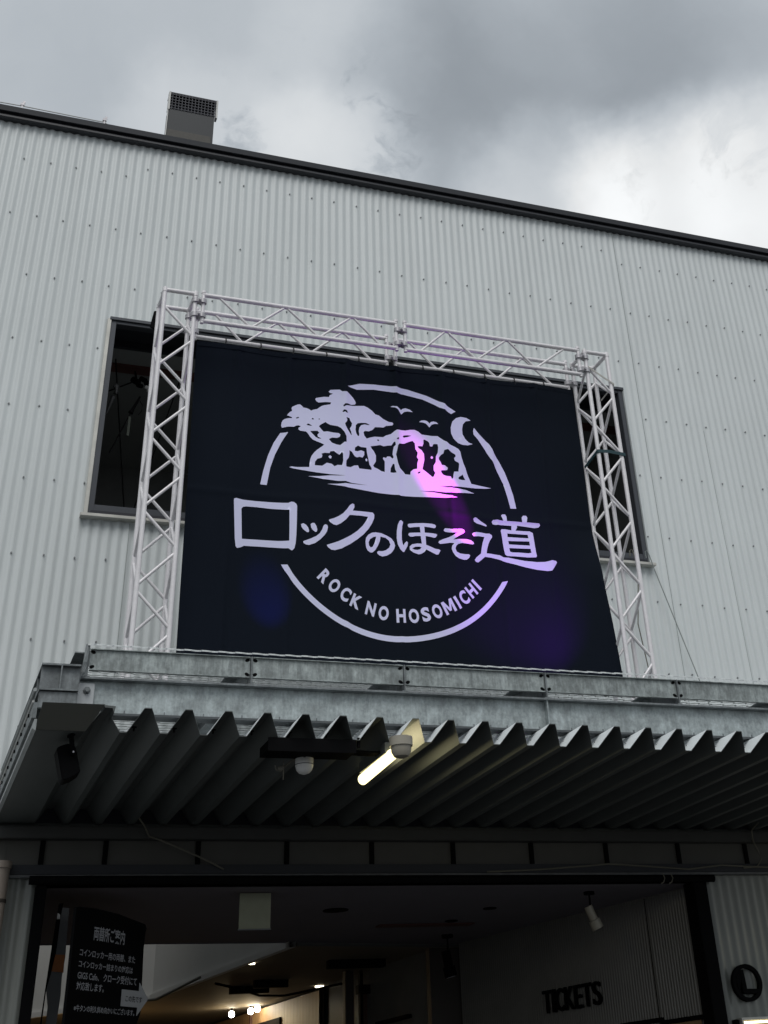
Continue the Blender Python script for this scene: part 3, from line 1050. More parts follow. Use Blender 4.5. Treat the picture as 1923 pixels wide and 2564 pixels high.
def tower(name, label, xl, xr, mirror, zlap=6.635):
    t = thing(name, label, 'truss', ((xl + xr) / 2, (YF + YK) / 2, ZB), 'upright trusses of the banner frame')
    c = {'FL': (xl, YF), 'FR': (xr, YF), 'BL': (xl, YK), 'BR': (xr, YK)}
    for k in c:
        rod('chord', (*c[k], ZB), (*c[k], zlap), CR, M['alu'], t)
    nodes = 0.5215
    zt = 6.245
    pairs = (('FR', 'FL'), ('BL', 'FL'), ('BL', 'BR'), ('FR', 'BR')) if True else ()
    for a, b in pairs:
        A = c[a]; B = c[b]
        k = 0
        while True:
            za = zt - nodes * k
            for zb in (za + nodes / 2, za - nodes / 2):
                if zb < ZB or za < ZB - nodes: continue
                zb2 = zb; za2 = za
                p0 = Vector((A[0], A[1], za)); p1 = Vector((B[0], B[1], zb))
                # stop the lattice a little short of the node so pairs meet like welded tubes
                dz = 0.018 if zb > za else -0.018
                p0.z += dz; p1.z -= dz
                if p0.z < ZB:
                    f = (ZB - p0.z) / (p1.z - p0.z); p0 = p0.lerp(p1, f)
                if p1.z < ZB:
                    f = (ZB - p1.z) / (p0.z - p1.z); p1 = p1.lerp(p0, f)
                if p1.z > 6.62: continue
                rod('brace', p0, p1, BR_, M['alu'], t)
            k += 1
            if zt - nodes * k < ZB - 0.1: break
    # top frame
    for z in (zlap, ):
        for a, b in (('FL', 'FR'), ('BL', 'BR'), ('FL', 'BL'), ('FR', 'BR')):
            rod('top_bar', (*c[a], z - 0.012), (*c[b], z - 0.012), CR, M['alu'], t)
    for k in c:
        mb = MB()
        mb.tube([(*c[k], zlap - 0.03), (*c[k], zlap + 0.005), (*c[k], zlap + 0.012)], [0.0195, 0.0195, 0.012], 14)
        mb.build('end_cap', M['alu'], t, smooth=True)
    return t


tl = tower('truss_tower', 'left upright aluminium box truss holding the left side of the black banner', 1.062, 1.285, False)
tr = tower('truss_tower', 'right upright aluminium box truss with a teal strap, beside the banner\'s right edge', 4.470, 4.672, True)


def beam(label, xa, xb, ftop, fbot, btop, bbot):
    t = thing('truss_beam', label, 'truss', ((xa + xb) / 2, (YF + YK) / 2, 6.40), 'horizontal trusses across the top of the banner frame')
    ZU, ZL = 6.625, 6.405
    for y in (YF, YK):
        rod('chord', (xa, y, ZU), (xb, y, ZU), CR, M['alu'], t)
        rod('chord', (xa, y, ZL), (xb, y, ZL), CR, M['alu'], t)
    for y, tp, bt in ((YF, ftop, fbot), (YK, btop, bbot)):
        seq = sorted([(x, ZU) for x in tp] + [(x, ZL) for x in bt])
        for (x_a, za), (x_b, zb) in zip(seq[:-1], seq[1:]):
            if za == zb: continue
            g_ = 0.016
            rod('brace', (x_a + g_, y, za - (0.012 if za == ZU else -0.012)), (x_b - g_, y, zb - (0.012 if zb == ZU else -0.012)), BR_ * 0.9, M['alu'], t)
    for y in (YF, YK):
        for x, dz in ((xa + 0.006, 0), (xb - 0.006, 0)):
            rod('end_post', (x, y, ZL - 0.022), (x, y, ZU + 0.016), 0.0145, M['alu'], t)
            mb = MB(); mb.tube([(x, y, ZU + 0.012), (x, y, ZU + 0.032)], 0.018, 12); mb.build('end_cap', M['alu'], t, smooth=True)
    return t


b1 = beam('left half of the horizontal aluminium truss above the banner, nearest the left tower', 1.338, 2.845,
          [1.455, 1.965, 2.486], [1.705, 2.225, 2.718], [1.473, 1.963, 2.482], [1.705, 2.227, 2.720])
b2 = beam('right half of the horizontal aluminium truss above the banner, nearest the right tower', 2.905, 4.415,
          [3.258, 3.775, 4.289], [3.026, 3.501, 4.009], [3.024, 3.496, 4.017], [3.264, 3.774, 4.270])
for y in (YF, YK):
    for z in (6.565, 6.445):
        clamp_pair(b1, 1.288, 0.052, y, z)
        clamp_pair(b1, 2.851, 0.048, y, z)
        clamp_pair(b2, 4.409, 0.058, y, z)
# straps round the right tower
mb = MB()


def strap(pts, w, m, name, parent):
    b = MB()
    for p, q in zip(pts[:-1], pts[1:]):
        p = Vector(p); q = Vector(q); up = Vector((0, 0, w / 2)); th = Vector((0, 0.003, 0))
        b.add([p - up, q - up, q + up, p + up, p - up + th, q - up + th, q + up + th, p + up + th], [(0, 1, 2, 3), (7, 6, 5, 4), (0, 4, 5, 1), (2, 6, 7, 3)])
    return b.build(name, m, parent)


tag(strap([(4.445, -1.50, 5.69), (4.452, YF - 0.022, 5.730), (4.56, YF - 0.022, 5.738), (4.695, YF - 0.022, 5.726), (4.695, YK, 5.72)], 0.026, M['teal'], 'ratchet_strap', None),
    'teal webbing strap tied round the middle of the right upright truss', 'strap')
tag(strap([(4.475, YF - 0.020, 6.475), (4.60, YF - 0.022, 6.395), (4.692, YF - 0.020, 6.345), (4.700, YK, 6.33)], 0.016, M['rag'], 'webbing_strap', None),
    'thin grey strap slung diagonally near the top of the right upright truss', 'strap')

# ================================================================== BANNER
YBN = -1.492
CREASE = [1.66, 2.07, 2.49, 2.89, 3.285, 3.67, 4.07]


def fold(x, z):
    """small outward ridges where the cloth was folded, plus gentle sag"""
    d = min(abs(x - (c + 0.012 * math.sin(z * 2.1 + c * 5))) for c in CREASE)
    y = -0.019 * math.exp(-(d / 0.020) ** 2) * (0.6 + 0.4 * math.sin(z * 1.7 + x))
    y += 0.012 * math.sin(x * 7.3 + 0.6 * math.sin(z * 1.9)) + 0.006 * math.sin(z * 4.1 + x * 1.3)
    y += -0.006 * math.exp(-((z - 5.205 - 0.01 * math.sin(x * 3)) / 0.018) ** 2)
    y += 0.004 * noise.noise(Vector((x * 3, z * 2, 0.3))) + 0.020 * max(0.0, (4.9 - z)) * math.sin(x * 3.6 + 0.7) * 0.5
    a = min(1.0, max(0.0, (5.25 - z) / 0.5)); b = min(1.0, max(0.0, (x - 4.12) / 0.34))
    y -= 0.10 * a * a * (3 - 2 * a) * b * b * (3 - 2 * b)      # pulled forward round the right tower
    return y


def right_edge(z):
    pts = [(3.86, 4.488), (4.1, 4.477), (4.44, 4.459), (4.75, 4.436), (4.98, 4.440), (5.06, 4.444), (5.21, 4.446), (5.46, 4.444), (6.0, 4.437), (6.38, 4.432)]
    if z <= pts[0][0]: return pts[0][1]
    for (za, xa), (zb, xb) in zip(pts[:-1], pts[1:]):
        if z <= zb: return xa + (xb - xa) * (z - za) / (zb - za)
    return pts[-1][1]


NX, NZ = 200, 120
V = []; F = []
for j in range(NZ + 1):
    v = j / NZ
    for i in range(NX + 1):
        u = i / NX
        ztop = 6.352 + 0.022 * u + 0.004 * math.sin(u * 12 * PI) 
        z = 4.035 + (ztop - 4.035) * v
        xl = 1.370 - 0.016 * v
        xx = xl + (right_edge(z) - xl) * u
        V.append((xx, YBN + fold(xx, z), z))
for j in range(NZ):
    for i in range(NX):
        a = j * (NX + 1) + i
        F.append((a, a + 1, a + NX + 2, a + NX + 1))
banner = mesh('banner', V, F, M['cloth'], smooth=True)
banner['label'] = 'huge black cloth banner with white festival logo stretched in the truss frame'
banner['category'] = 'banner'
# hem
mb = MB()
for i in range(60):
    xa = 1.355 + (4.432 - 1.355) * i / 60; xb = 1.355 + (4.432 - 1.355) * (i + 1) / 60
    ua, ub = i / 60, (i + 1) / 60
    za, zb = 6.352 + 0.022 * ua, 6.352 + 0.022 * ub
    mb.add([(xa, YBN + fold(xa, za) - 0.003, za - 0.035), (xb, YBN + fold(xb, zb) - 0.003, zb - 0.035), (xb, YBN + fold(xb, zb) - 0.003, zb + 0.004), (xa, YBN + fold(xa, za) - 0.003, za + 0.004)], [(0, 1, 2, 3)])
mb.build('hem', M['cloth'], banner)
for x in (1.572, 1.837, 2.089, 2.349, 2.606, 2.882, 3.132, 3.392, 3.658, 3.916, 4.178):
    x2 = x + random.uniform(-0.01, 0.01)
    mb = MB()
    ring = [(x + 0.2 * 0.01 * math.sin(a), YK + 0.0215 * math.cos(a * PI / 6), 6.405 + 0.0215 * math.sin(a * PI / 6)) for a in range(13)]
    mb.tube(ring, 0.0042, 6)
    mb.tube([(x, YK - 0.022, 6.402), (x2, YBN - 0.006, 6.350)], 0.0042, 6)
    mb.build('tie', M['strap'], banner)
for z in (5.95, 5.45, 4.95, 4.45):
    pass


def printed(name, polys, off=0.0035, parent=banner):
    """flat print on the cloth: outline filled, cut into small cells and laid on the folds"""
    cu = bpy.data.curves.new(name, 'CURVE')
    cu.dimensions = '2D'
    cu.fill_mode = 'BOTH'
    for P in polys:
        s = cu.splines.new('POLY')
        s.points.add(len(P) - 1)
        for i, q in enumerate(P):
            s.points[i].co = (q[0] / 1000.0, q[1] / 1000.0, 0, 1)
        s.use_cyclic_u = True
    to = bpy.data.objects.new(name + '_tmp', cu)
    COL.objects.link(to)
    dg = bpy.context.evaluated_depsgraph_get()
    me = bpy.data.meshes.new_from_object(to.evaluated_get(dg))
    bpy.data.objects.remove(to); bpy.data.curves.remove(cu)
    return lay(name, me, off, parent)


def lay(name, me, off, parent):
    bm = bmesh.new(); bm.from_mesh(me)
    bmesh.ops.remove_doubles(bm, verts=bm.verts, dist=1e-5)
    xs = [v.co.x for v in bm.verts]; ys = [v.co.y for v in bm.verts]
    step = 0.02
    for ax, lo, hi in ((0, min(xs), max(xs)), (1, min(ys), max(ys))):
        t = math.floor(lo / step) * step
        st = step if ax == 0 else 0.05
        while t < hi:
            co = (t, 0, 0) if ax == 0 else (0, t, 0)
            no = (1, 0, 0) if ax == 0 else (0, 1, 0)
            bmesh.ops.bisect_plane(bm, geom=bm.verts[:] + bm.edges[:] + bm.faces[:], plane_co=co, plane_no=no)
            t += st
    for v in bm.verts:
        x, z = v.co.x, v.co.y
        v.co = (x, YBN + fold(x, z) - off, z)
    for f in bm.faces:
        f.smooth = True
        if f.normal.y > 0: pass
    bm.normal_update()
    bm.to_mesh(me); bm.free()
    me.materials.clear(); me.materials.append(M['print'])
    return link(name, me, None, parent)


LOGO = json.loads('''{"tree_and_rocks":[[[2072,5434],[2091,5443],[2133,5442],[2218,5449],[2220,5477],[2225,5511],[2235,5540],[2254,5568],[2275,5590],[2302,5613],[2328,5635],[2302,5647],[2269,5658],[2242,5669],[2223,5689],[2206,5716],[2193,5729],[2171,5731],[2149,5732],[2136,5742],[2138,5754],[2154,5768],[2138,5774],[2122,5771],[2100,5758],[2073,5755],[2047,5751],[2015,5740],[2008,5758],[2011,5781],[2019,5800],[2034,5813],[2061,5821],[2088,5826],[2085,5834],[2061,5839],[2050,5842],[2055,5854],[2071,5873],[2087,5884],[2082,5907],[2089,5920],[2105,5929],[2129,5943],[2146,5945],[2160,5935],[2171,5922],[2196,5919],[2212,5913],[2229,5902],[2245,5911],[2273,5919],[2289,5932],[2306,5946],[2328,5955],[2372,5966],[2378,5982],[2339,5982],[2283,5973],[2267,5982],[2258,5999],[2266,6009],[2294,6016],[2322,6023],[2361,6025],[2367,6041],[2392,6056],[2367,6059],[2358,6070],[2372,6085],[2411,6091],[2445,6095],[2462,6084],[2496,6083],[2519,6071],[2547,6044],[2564,6019],[2570,6002],[2563,5989],[2535,5982],[2507,5987],[2484,5983],[2470,5967],[2473,5956],[2495,5969],[2518,5974],[2546,5975],[2586,5981],[2637,5990],[2665,5981],[2699,5961],[2727,5935],[2756,5930],[2789,5907],[2835,5889],[2863,5889],[2870,5878],[2863,5865],[2811,5853],[2790,5837],[2753,5834],[2722,5830],[2702,5804],[2673,5788],[2640,5787],[2630,5774],[2636,5748],[2655,5727],[2684,5740],[2718,5752],[2786,5758],[2809,5775],[2849,5792],[2878,5819],[2892,5829],[2926,5833],[2967,5835],[3002,5844],[3036,5847],[3065,5835],[3093,5812],[3128,5810],[3168,5806],[3215,5809],[3238,5794],[3272,5768],[3306,5751],[3352,5735],[3380,5721],[3394,5702],[3400,5661],[3414,5609],[3429,5570],[3440,5524],[3455,5485],[3469,5452],[3531,5447],[3590,5443],[3633,5439],[3589,5430],[3494,5420],[3413,5418],[3343,5416],[3279,5408],[3211,5407],[3279,5398],[3342,5403],[3423,5396],[3488,5378],[3392,5371],[3277,5359],[3163,5362],[3047,5356],[3162,5352],[3275,5340],[3304,5337],[3349,5332],[3303,5322],[3271,5318],[3132,5312],[3019,5307],[2908,5306],[2891,5310],[2743,5309],[2697,5311],[2589,5316],[2497,5321],[2443,5326],[2349,5330],[2427,5339],[2489,5350],[2589,5354],[2655,5358],[2589,5358],[2535,5358],[2489,5366],[2427,5361],[2320,5365],[2208,5378],[2293,5385],[2373,5398],[2427,5403],[2489,5409],[2427,5409],[2373,5407],[2266,5412],[2160,5423],[2107,5428]],[[2118,5830],[2120,5836],[2137,5843],[2141,5839],[2134,5831],[2121,5827]],[[2232,5836],[2240,5843],[2251,5838],[2249,5832],[2238,5831]],[[2283,5839],[2290,5844],[2295,5839],[2289,5833]],[[2196,5787],[2208,5795],[2225,5788],[2238,5781],[2225,5778],[2203,5781]],[[2464,5919],[2476,5933],[2495,5929],[2507,5913],[2501,5909],[2484,5915],[2467,5912]],[[2492,5873],[2520,5870],[2525,5852],[2539,5833],[2536,5812],[2522,5787],[2530,5768],[2537,5739],[2533,5736],[2519,5757],[2505,5776],[2486,5806],[2482,5820],[2497,5840],[2501,5855]],[[2680,5842],[2652,5852],[2612,5847],[2584,5839],[2570,5823],[2566,5787],[2572,5758],[2583,5739],[2594,5737],[2596,5755],[2592,5778],[2598,5808],[2612,5828],[2640,5839],[2669,5838]],[[2287,5780],[2301,5795],[2337,5818],[2353,5807],[2373,5798],[2428,5794],[2455,5782],[2477,5752],[2494,5719],[2495,5676],[2477,5671],[2447,5644],[2417,5647],[2384,5657],[2362,5683],[2375,5692],[2389,5698],[2422,5699],[2444,5710],[2449,5728],[2436,5739],[2395,5739],[2351,5744],[2323,5739],[2307,5755]],[[2225,5736],[2247,5739],[2277,5742],[2291,5727],[2277,5713],[2280,5696],[2307,5682],[2285,5680],[2264,5691],[2244,5712],[2228,5728]],[[2258,5467],[2260,5495],[2276,5519],[2308,5531],[2313,5546],[2308,5563],[2329,5571],[2367,5572],[2373,5587],[2400,5593],[2422,5576],[2441,5567],[2460,5592],[2467,5578],[2468,5521],[2460,5487],[2427,5486],[2403,5472],[2384,5489],[2346,5494],[2325,5477],[2311,5467],[2282,5467]],[[2359,5546],[2370,5556],[2383,5546],[2378,5531],[2368,5530],[2361,5538]],[[2518,5613],[2537,5603],[2559,5571],[2575,5565],[2597,5573],[2620,5570],[2634,5592],[2634,5620],[2609,5626],[2581,5614],[2559,5615],[2562,5641],[2585,5660],[2610,5652],[2651,5654],[2656,5611],[2666,5561],[2674,5522],[2690,5498],[2689,5483],[2646,5482],[2593,5480],[2583,5503],[2553,5497],[2525,5480],[2492,5480],[2490,5501],[2493,5527],[2512,5555],[2518,5584]],[[2641,5558],[2650,5569],[2659,5560],[2655,5545],[2646,5546]],[[2685,5670],[2722,5680],[2761,5692],[2789,5685],[2818,5694],[2852,5701],[2870,5730],[2881,5734],[2885,5708],[2869,5691],[2862,5658],[2858,5629],[2866,5607],[2857,5595],[2838,5609],[2815,5607],[2807,5594],[2784,5597],[2781,5585],[2795,5564],[2793,5489],[2792,5481],[2767,5484],[2735,5500],[2712,5506],[2703,5519],[2725,5556],[2726,5602],[2710,5635],[2693,5653]],[[2837,5483],[2841,5518],[2859,5554],[2870,5552],[2874,5510],[2884,5487],[2862,5482]],[[2736,5728],[2746,5736],[2755,5728],[2748,5720]],[[2892,5758],[2901,5768],[2912,5766],[2906,5752],[2895,5752]],[[2942,5783],[2951,5793],[2982,5798],[3011,5797],[2982,5783],[2950,5775]],[[2884,5631],[2892,5661],[2900,5703],[2914,5722],[2951,5725],[2986,5743],[3018,5755],[3035,5736],[3038,5690],[3055,5662],[3047,5626],[3058,5607],[3048,5574],[3046,5533],[3017,5525],[2994,5505],[2990,5479],[2951,5480],[2937,5499],[2910,5524],[2897,5557],[2890,5597]],[[3057,5715],[3071,5717],[3094,5717],[3102,5739],[3103,5768],[3111,5774],[3137,5761],[3148,5750],[3152,5721],[3170,5720],[3180,5742],[3212,5743],[3216,5717],[3211,5675],[3195,5643],[3191,5596],[3173,5565],[3172,5530],[3183,5508],[3169,5478],[3160,5474],[3141,5489],[3113,5512],[3086,5532],[3093,5562],[3104,5609],[3103,5656],[3087,5684],[3062,5701]],[[3153,5633],[3163,5643],[3172,5634],[3168,5621],[3156,5621]],[[3217,5634],[3233,5656],[3254,5671],[3262,5698],[3291,5705],[3325,5685],[3351,5673],[3353,5658],[3339,5642],[3345,5622],[3376,5608],[3378,5594],[3368,5537],[3333,5533],[3326,5506],[3321,5477],[3312,5473],[3299,5486],[3278,5487],[3244,5498],[3228,5519],[3232,5534],[3275,5536],[3279,5553],[3260,5575],[3237,5578],[3230,5600],[3218,5617]],[[3364,5484],[3372,5497],[3390,5507],[3399,5519],[3409,5498],[3421,5476],[3399,5473],[3370,5475]],[[3047,5496],[3056,5509],[3071,5512],[3067,5501],[3053,5493]]],"bird":[[[2850,6017],[2870,6027],[2898,6021],[2922,6009],[2934,5998],[2947,6012],[2971,6020],[3005,6011],[3028,5992],[2990,5995],[2960,5988],[2935,5963],[2912,5992],[2884,6014]]],"bird.001":[[[3074,5915],[3092,5928],[3116,5932],[3139,5926],[3156,5908],[3168,5922],[3189,5928],[3210,5923],[3225,5910],[3197,5909],[3173,5900],[3153,5875],[3143,5890],[3126,5906],[3103,5913]]],"moon":[[[3498,5975],[3464,5992],[3416,5994],[3373,5977],[3341,5943],[3325,5892],[3326,5843],[3344,5803],[3378,5771],[3418,5761],[3460,5763],[3502,5779],[3468,5788],[3440,5815],[3421,5849],[3420,5891],[3430,5935],[3456,5963]]],"ring_arc":[[[2503,6132],[2604,6170],[2719,6184],[2875,6192],[2992,6178],[3138,6140],[3255,6094],[3373,6032],[3335,6006],[3204,6066],[3107,6105],[2961,6132],[2844,6142],[2718,6140],[2579,6115]]],"ring_arc.001":[[[3522,5918],[3563,5872],[3615,5822],[3638,5800],[3664,5748],[3717,5664],[3759,5579],[3790,5485],[3812,5400],[3827,5296],[3780,5294],[3765,5376],[3740,5479],[3703,5563],[3656,5657],[3604,5746],[3550,5825],[3516,5861],[3513,5891]]],"ring_arc.002":[[[2003,5697],[2060,5709],[2013,5625],[1968,5521],[1936,5416],[1914,5282],[1867,5282],[1885,5383],[1916,5506],[1956,5613]]],"letter":[[[1687,5153],[1702,5160],[1720,5157],[1750,5153],[1846,5154],[1948,5158],[2071,5164],[2094,5175],[2112,5174],[2128,5162],[2134,5147],[2134,5044],[2132,4939],[2128,4877],[2121,4843],[2109,4827],[2099,4825],[2078,4837],[2008,4837],[1883,4836],[1774,4832],[1752,4820],[1726,4812],[1716,4824],[1707,4876],[1697,5003],[1686,5137]],[[1742,5088],[1752,5102],[1772,5108],[1848,5111],[1949,5110],[2080,5114],[2082,5013],[2083,4891],[2006,4885],[1856,4882],[1756,4878],[1749,4982]]],"letter.001":[[[2163,5015],[2179,5023],[2198,5013],[2213,4994],[2220,4971],[2216,4960],[2204,4961],[2178,4980],[2167,4997]],[[2230,5019],[2241,5029],[2257,5029],[2270,5009],[2277,4984],[2275,4970],[2265,4964],[2247,4976],[2234,4995]],[[2321,5014],[2332,5025],[2348,5022],[2353,5006],[2346,4974],[2328,4946],[2297,4912],[2261,4884],[2220,4869],[2200,4871],[2184,4880],[2179,4892],[2189,4898],[2235,4917],[2271,4936],[2296,4959],[2312,4987]]],"letter.002":[[[2360,5057],[2365,5064],[2397,5076],[2433,5096],[2465,5120],[2493,5153],[2517,5188],[2535,5200],[2549,5196],[2550,5175],[2537,5148],[2595,5151],[2665,5153],[2691,5153],[2702,5138],[2699,5109],[2682,5071],[2654,5026],[2616,4982],[2569,4941],[2514,4900],[2455,4864],[2406,4846],[2379,4846],[2356,4860],[2344,4877],[2379,4891],[2428,4911],[2478,4938],[2524,4967],[2570,5003],[2612,5046],[2641,5090],[2653,5117],[2595,5118],[2514,5113],[2484,5075],[2447,5044],[2415,5026],[2392,5030],[2369,5044]]],"letter.003":[[[2631,4933],[2636,4961],[2653,4985],[2681,5003],[2709,5009],[2751,5007],[2792,4993],[2825,4977],[2845,4951],[2852,4924],[2843,4896],[2821,4867],[2788,4846],[2756,4838],[2733,4844],[2719,4856],[2717,4867],[2729,4875],[2761,4877],[2785,4887],[2809,4907],[2818,4931],[2808,4957],[2783,4976],[2745,4981],[2740,4951],[2725,4914],[2704,4880],[2683,4860],[2667,4858],[2646,4871],[2635,4892]],[[2713,4979],[2690,4972],[2666,4954],[2654,4930],[2658,4908],[2670,4894],[2684,4901],[2700,4930]]],"letter.004":[[[2902,5118],[2918,5106],[2917,5095],[2910,5073],[2904,5021],[2903,4975],[2908,4943],[2914,4930],[2927,4951],[2939,4963],[2948,4953],[2943,4927],[2927,4899],[2917,4882],[2908,4881],[2888,4900],[2872,4935],[2866,4981],[2869,5036],[2877,5079],[2890,5109]],[[2954,5092],[2965,5096],[3009,5102],[3065,5107],[3132,5106],[3157,5100],[3163,5090],[3158,5077],[3148,5073],[3112,5078],[3075,5080],[3076,5035],[3128,5034],[3161,5030],[3169,5023],[3156,5004],[3146,5000],[3115,5006],[3081,5010],[3081,4944],[3123,4928],[3148,4918],[3177,4915],[3186,4907],[3168,4877],[3153,4875],[3110,4895],[3080,4910],[3066,4890],[3040,4874],[3022,4870],[2985,4881],[2960,4901],[2959,4924],[2978,4942],[3017,4950],[3050,4951],[3044,5008],[3005,5005],[2983,4999],[2966,4999],[2953,5011],[2959,5025],[2973,5028],[3006,5031],[3045,5034],[3041,5077],[3008,5074],[2971,5068],[2959,5069],[2952,5081]],[[2977,4912],[3001,4925],[3031,4928],[3046,4922],[3034,4908],[3016,4902],[2994,4903]]],"letter.005":[[[3221,5066],[3231,5079],[3253,5080],[3287,5077],[3325,5084],[3366,5089],[3381,5084],[3388,5070],[3375,5056],[3340,5035],[3309,5014],[3289,4997],[3338,5009],[3395,5014],[3432,5010],[3450,4999],[3457,4987],[3445,4979],[3404,4981],[3359,4981],[3328,4971],[3309,4953],[3301,4931],[3310,4910],[3339,4900],[3376,4899],[3408,4902],[3417,4894],[3408,4875],[3388,4860],[3365,4856],[3329,4862],[3300,4875],[3281,4901],[3273,4928],[3277,4950],[3295,4971],[3262,4972],[3224,4964],[3187,4957],[3174,4966],[3180,4978],[3211,4995],[3257,5013],[3291,5031],[3327,5057],[3289,5050],[3236,5051],[3222,5057]]],"letter.006":[[[3464,5178],[3477,5189],[3491,5187],[3526,5166],[3566,5145],[3572,5135],[3563,5131],[3529,5139],[3493,5145],[3470,5156]],[[3445,5057],[3455,5070],[3483,5079],[3524,5079],[3560,5076],[3588,5079],[3608,5069],[3609,5054],[3588,5026],[3572,4994],[3560,4958],[3553,4926],[3594,4926],[3653,4920],[3684,4907],[3725,4909],[3784,4900],[3852,4891],[3945,4887],[4006,4892],[4049,4902],[4071,4908],[4101,4906],[4105,4894],[4082,4861],[4055,4828],[4022,4824],[3938,4828],[3847,4843],[3780,4859],[3712,4871],[3676,4877],[3641,4889],[3587,4897],[3537,4898],[3508,4872],[3479,4850],[3461,4852],[3452,4865],[3469,4888],[3507,4919],[3515,4958],[3527,5003],[3545,5048],[3499,5049],[3458,5043]],[[3615,5172],[3625,5186],[3648,5189],[3676,5189],[3711,5190],[3704,5214],[3697,5231],[3709,5241],[3732,5243],[3741,5226],[3739,5190],[3803,5191],[3861,5190],[3863,5229],[3876,5245],[3900,5245],[3908,5231],[3897,5191],[3954,5190],[3996,5189],[4004,5176],[3991,5159],[3954,5151],[3893,5157],[3819,5162],[3818,5148],[3803,5122],[3857,5122],[3914,5123],[3938,5112],[3941,5074],[3943,5021],[3946,4968],[3950,4934],[3942,4923],[3878,4919],[3786,4922],[3717,4921],[3702,4931],[3696,4965],[3691,5017],[3687,5078],[3682,5109],[3691,5124],[3717,5126],[3770,5121],[3774,5157],[3701,5156],[3645,5150],[3622,5155]],[[3735,5095],[3896,5095],[3900,5068],[3734,5067]],[[3737,5037],[3903,5044],[3905,5012],[3739,5011]],[[3739,4983],[3906,4987],[3910,4957],[3886,4951],[3812,4953],[3761,4951],[3743,4956]]]}''')
for nm, polys in LOGO.items():
    printed(nm.split('.')[0], polys)
# lower ring arc
CXR, CZR, RO, RI = 2.856, 5.220, 0.980, 0.928
arc = []
for i in range(61):
    a = math.radians(-148.9 + i * (148.9 - 29.9) / 60)
    rr = 0.962 + 0.016 * i / 60
    arc.append((1000 * (CXR + rr * math.cos(a)), 1000 * (CZR + rr * math.sin(a))))
inner = []
for i in range(61):
    a = math.radians(-147.6 + i * (147.6 - 31.9) / 60)
    rr = 0.926 + 0.010 * (i / 60) + 0.016 * max(0, i / 60 - 0.5)
    inner.append((1000 * (CXR + rr * math.cos(a)), 1000 * (CZR + rr * math.sin(a))))
printed('ring_arc', [arc + inner[::-1]])
# English lettering on the arc
for ch, rr, ang in [('R', 0.769, -133.03), ('O', 0.769, -126.14), ('C', 0.77, -119.02), ('K', 0.774, -112.6), ('N', 0.779, -104.28), ('O', 0.785, -97.34), ('H', 0.792, -88.41), ('O', 0.797, -81.87), ('S', 0.8, -75.69), ('O', 0.801, -69.47), ('M', 0.802, -62.5), ('I', 0.806, -57.06), ('C', 0.805, -52.27), ('H', 0.803, -46.43), ('I', 0.802, -41.85)]:
    cu = bpy.data.curves.new('letter', 'FONT')
    cu.body = ch; cu.size = 1.0; cu.offset = 0.004 if ch == 'M' else 0.042; cu.resolution_u = 4
    to = bpy.data.objects.new('tmp_text', cu); COL.objects.link(to)
    dg = bpy.context.evaluated_depsgraph_get()
    me = bpy.data.meshes.new_from_object(to.evaluated_get(dg))
    bpy.data.objects.remove(to); bpy.data.curves.remove(cu)
    if ch == 'M':
        me = bpy.data.meshes.new('letter')
        me.from_pydata([(x_, y_, 0) for x_, y_ in [(0, 0), (0.22, 0), (0.22, 0.62), (0.41, 0.17), (0.59, 0.17), (0.78, 0.62), (0.78, 0), (1, 0), (1, 1), (0.75, 1), (0.5, 0.42), (0.25, 1), (0, 1)]], [],
                       [(0, 1, 2, 11, 12), (2, 3, 10, 11), (3, 4, 10), (4, 5, 9, 10), (5, 6, 7, 8, 9)])
    xs = [v.co.x for v in me.vertices]; ys = [v.co.y for v in me.vertices]
    wid = {'R': .066, 'O': .072, 'C': .066, 'K': .072, 'N': .068, 'H': .066, 'S': .062, 'M': .090, 'I': .021}[ch]
    hgt = 0.098 if ch in 'OCS' else 0.094
    sx = wid / (max(xs) - min(xs)); sy = hgt / (max(ys) - min(ys))
    cx_, cy_ = (max(xs) + min(xs)) / 2, (max(ys) + min(ys)) / 2
    a = math.radians(ang)
    px, pz = CXR + rr * math.cos(a), CZR + rr * math.sin(a)
    up = (-math.cos(a), -math.sin(a)); rt = (-math.sin(a), math.cos(a))
    for v in me.vertices:
        lx, ly = (v.co.x - cx_) * sx, (v.co.y - cy_) * sy
        v.co = (px + rt[0] * lx + up[0] * ly, pz + rt[1] * lx + up[1] * ly, 0)
    lay('letter', me, 0.0035, banner)

# ================================================================== THINGS UNDER THE CANOPY
# tube lamp
lampc = (2.462, -2.08)
lamp = thing('tube_lamp', 'lit warm tube lamp hanging lengthwise under the canopy deck beside a round box', 'lamp', (2.462, -2.1, 3.385))
A = Vector((2.455, -2.40, 3.325)); B = Vector((2.440, -1.86, 3.290))
A = Vector((2.470, -2.40, 3.318)); B = Vector((2.462, -1.885, 3.300))
mb = MB(); mb.tube([B + (B - A).normalized() * 0.012, B, A, A - (B - A).normalized() * 0.012], [0.018, 0.031, 0.031, 0.018], 16)
mb.build('tube', M['tube'], lamp, smooth=True)
mb = MB(); mb.box(2.435, 2.495, -2.38, -1.90, 3.330, 3.388)
mb.build('housing', M['deck'], lamp)
# glow of the lamp on its surroundings
L = bpy.data.lights.new('tube_light', 'AREA'); L.shape = 'RECTANGLE'; L.size = 0.5; L.size_y = 0.06; L.energy = 2.2; L.color = (1, 0.85, 0.5)
lo = bpy.data.objects.new('tube_light', L); COL.objects.link(lo); lo.location = (2.505, -2.15, 3.345)
lo.rotation_euler = Vector((-0.95, 0, -0.30)).to_track_quat('Z', 'Y').to_euler()
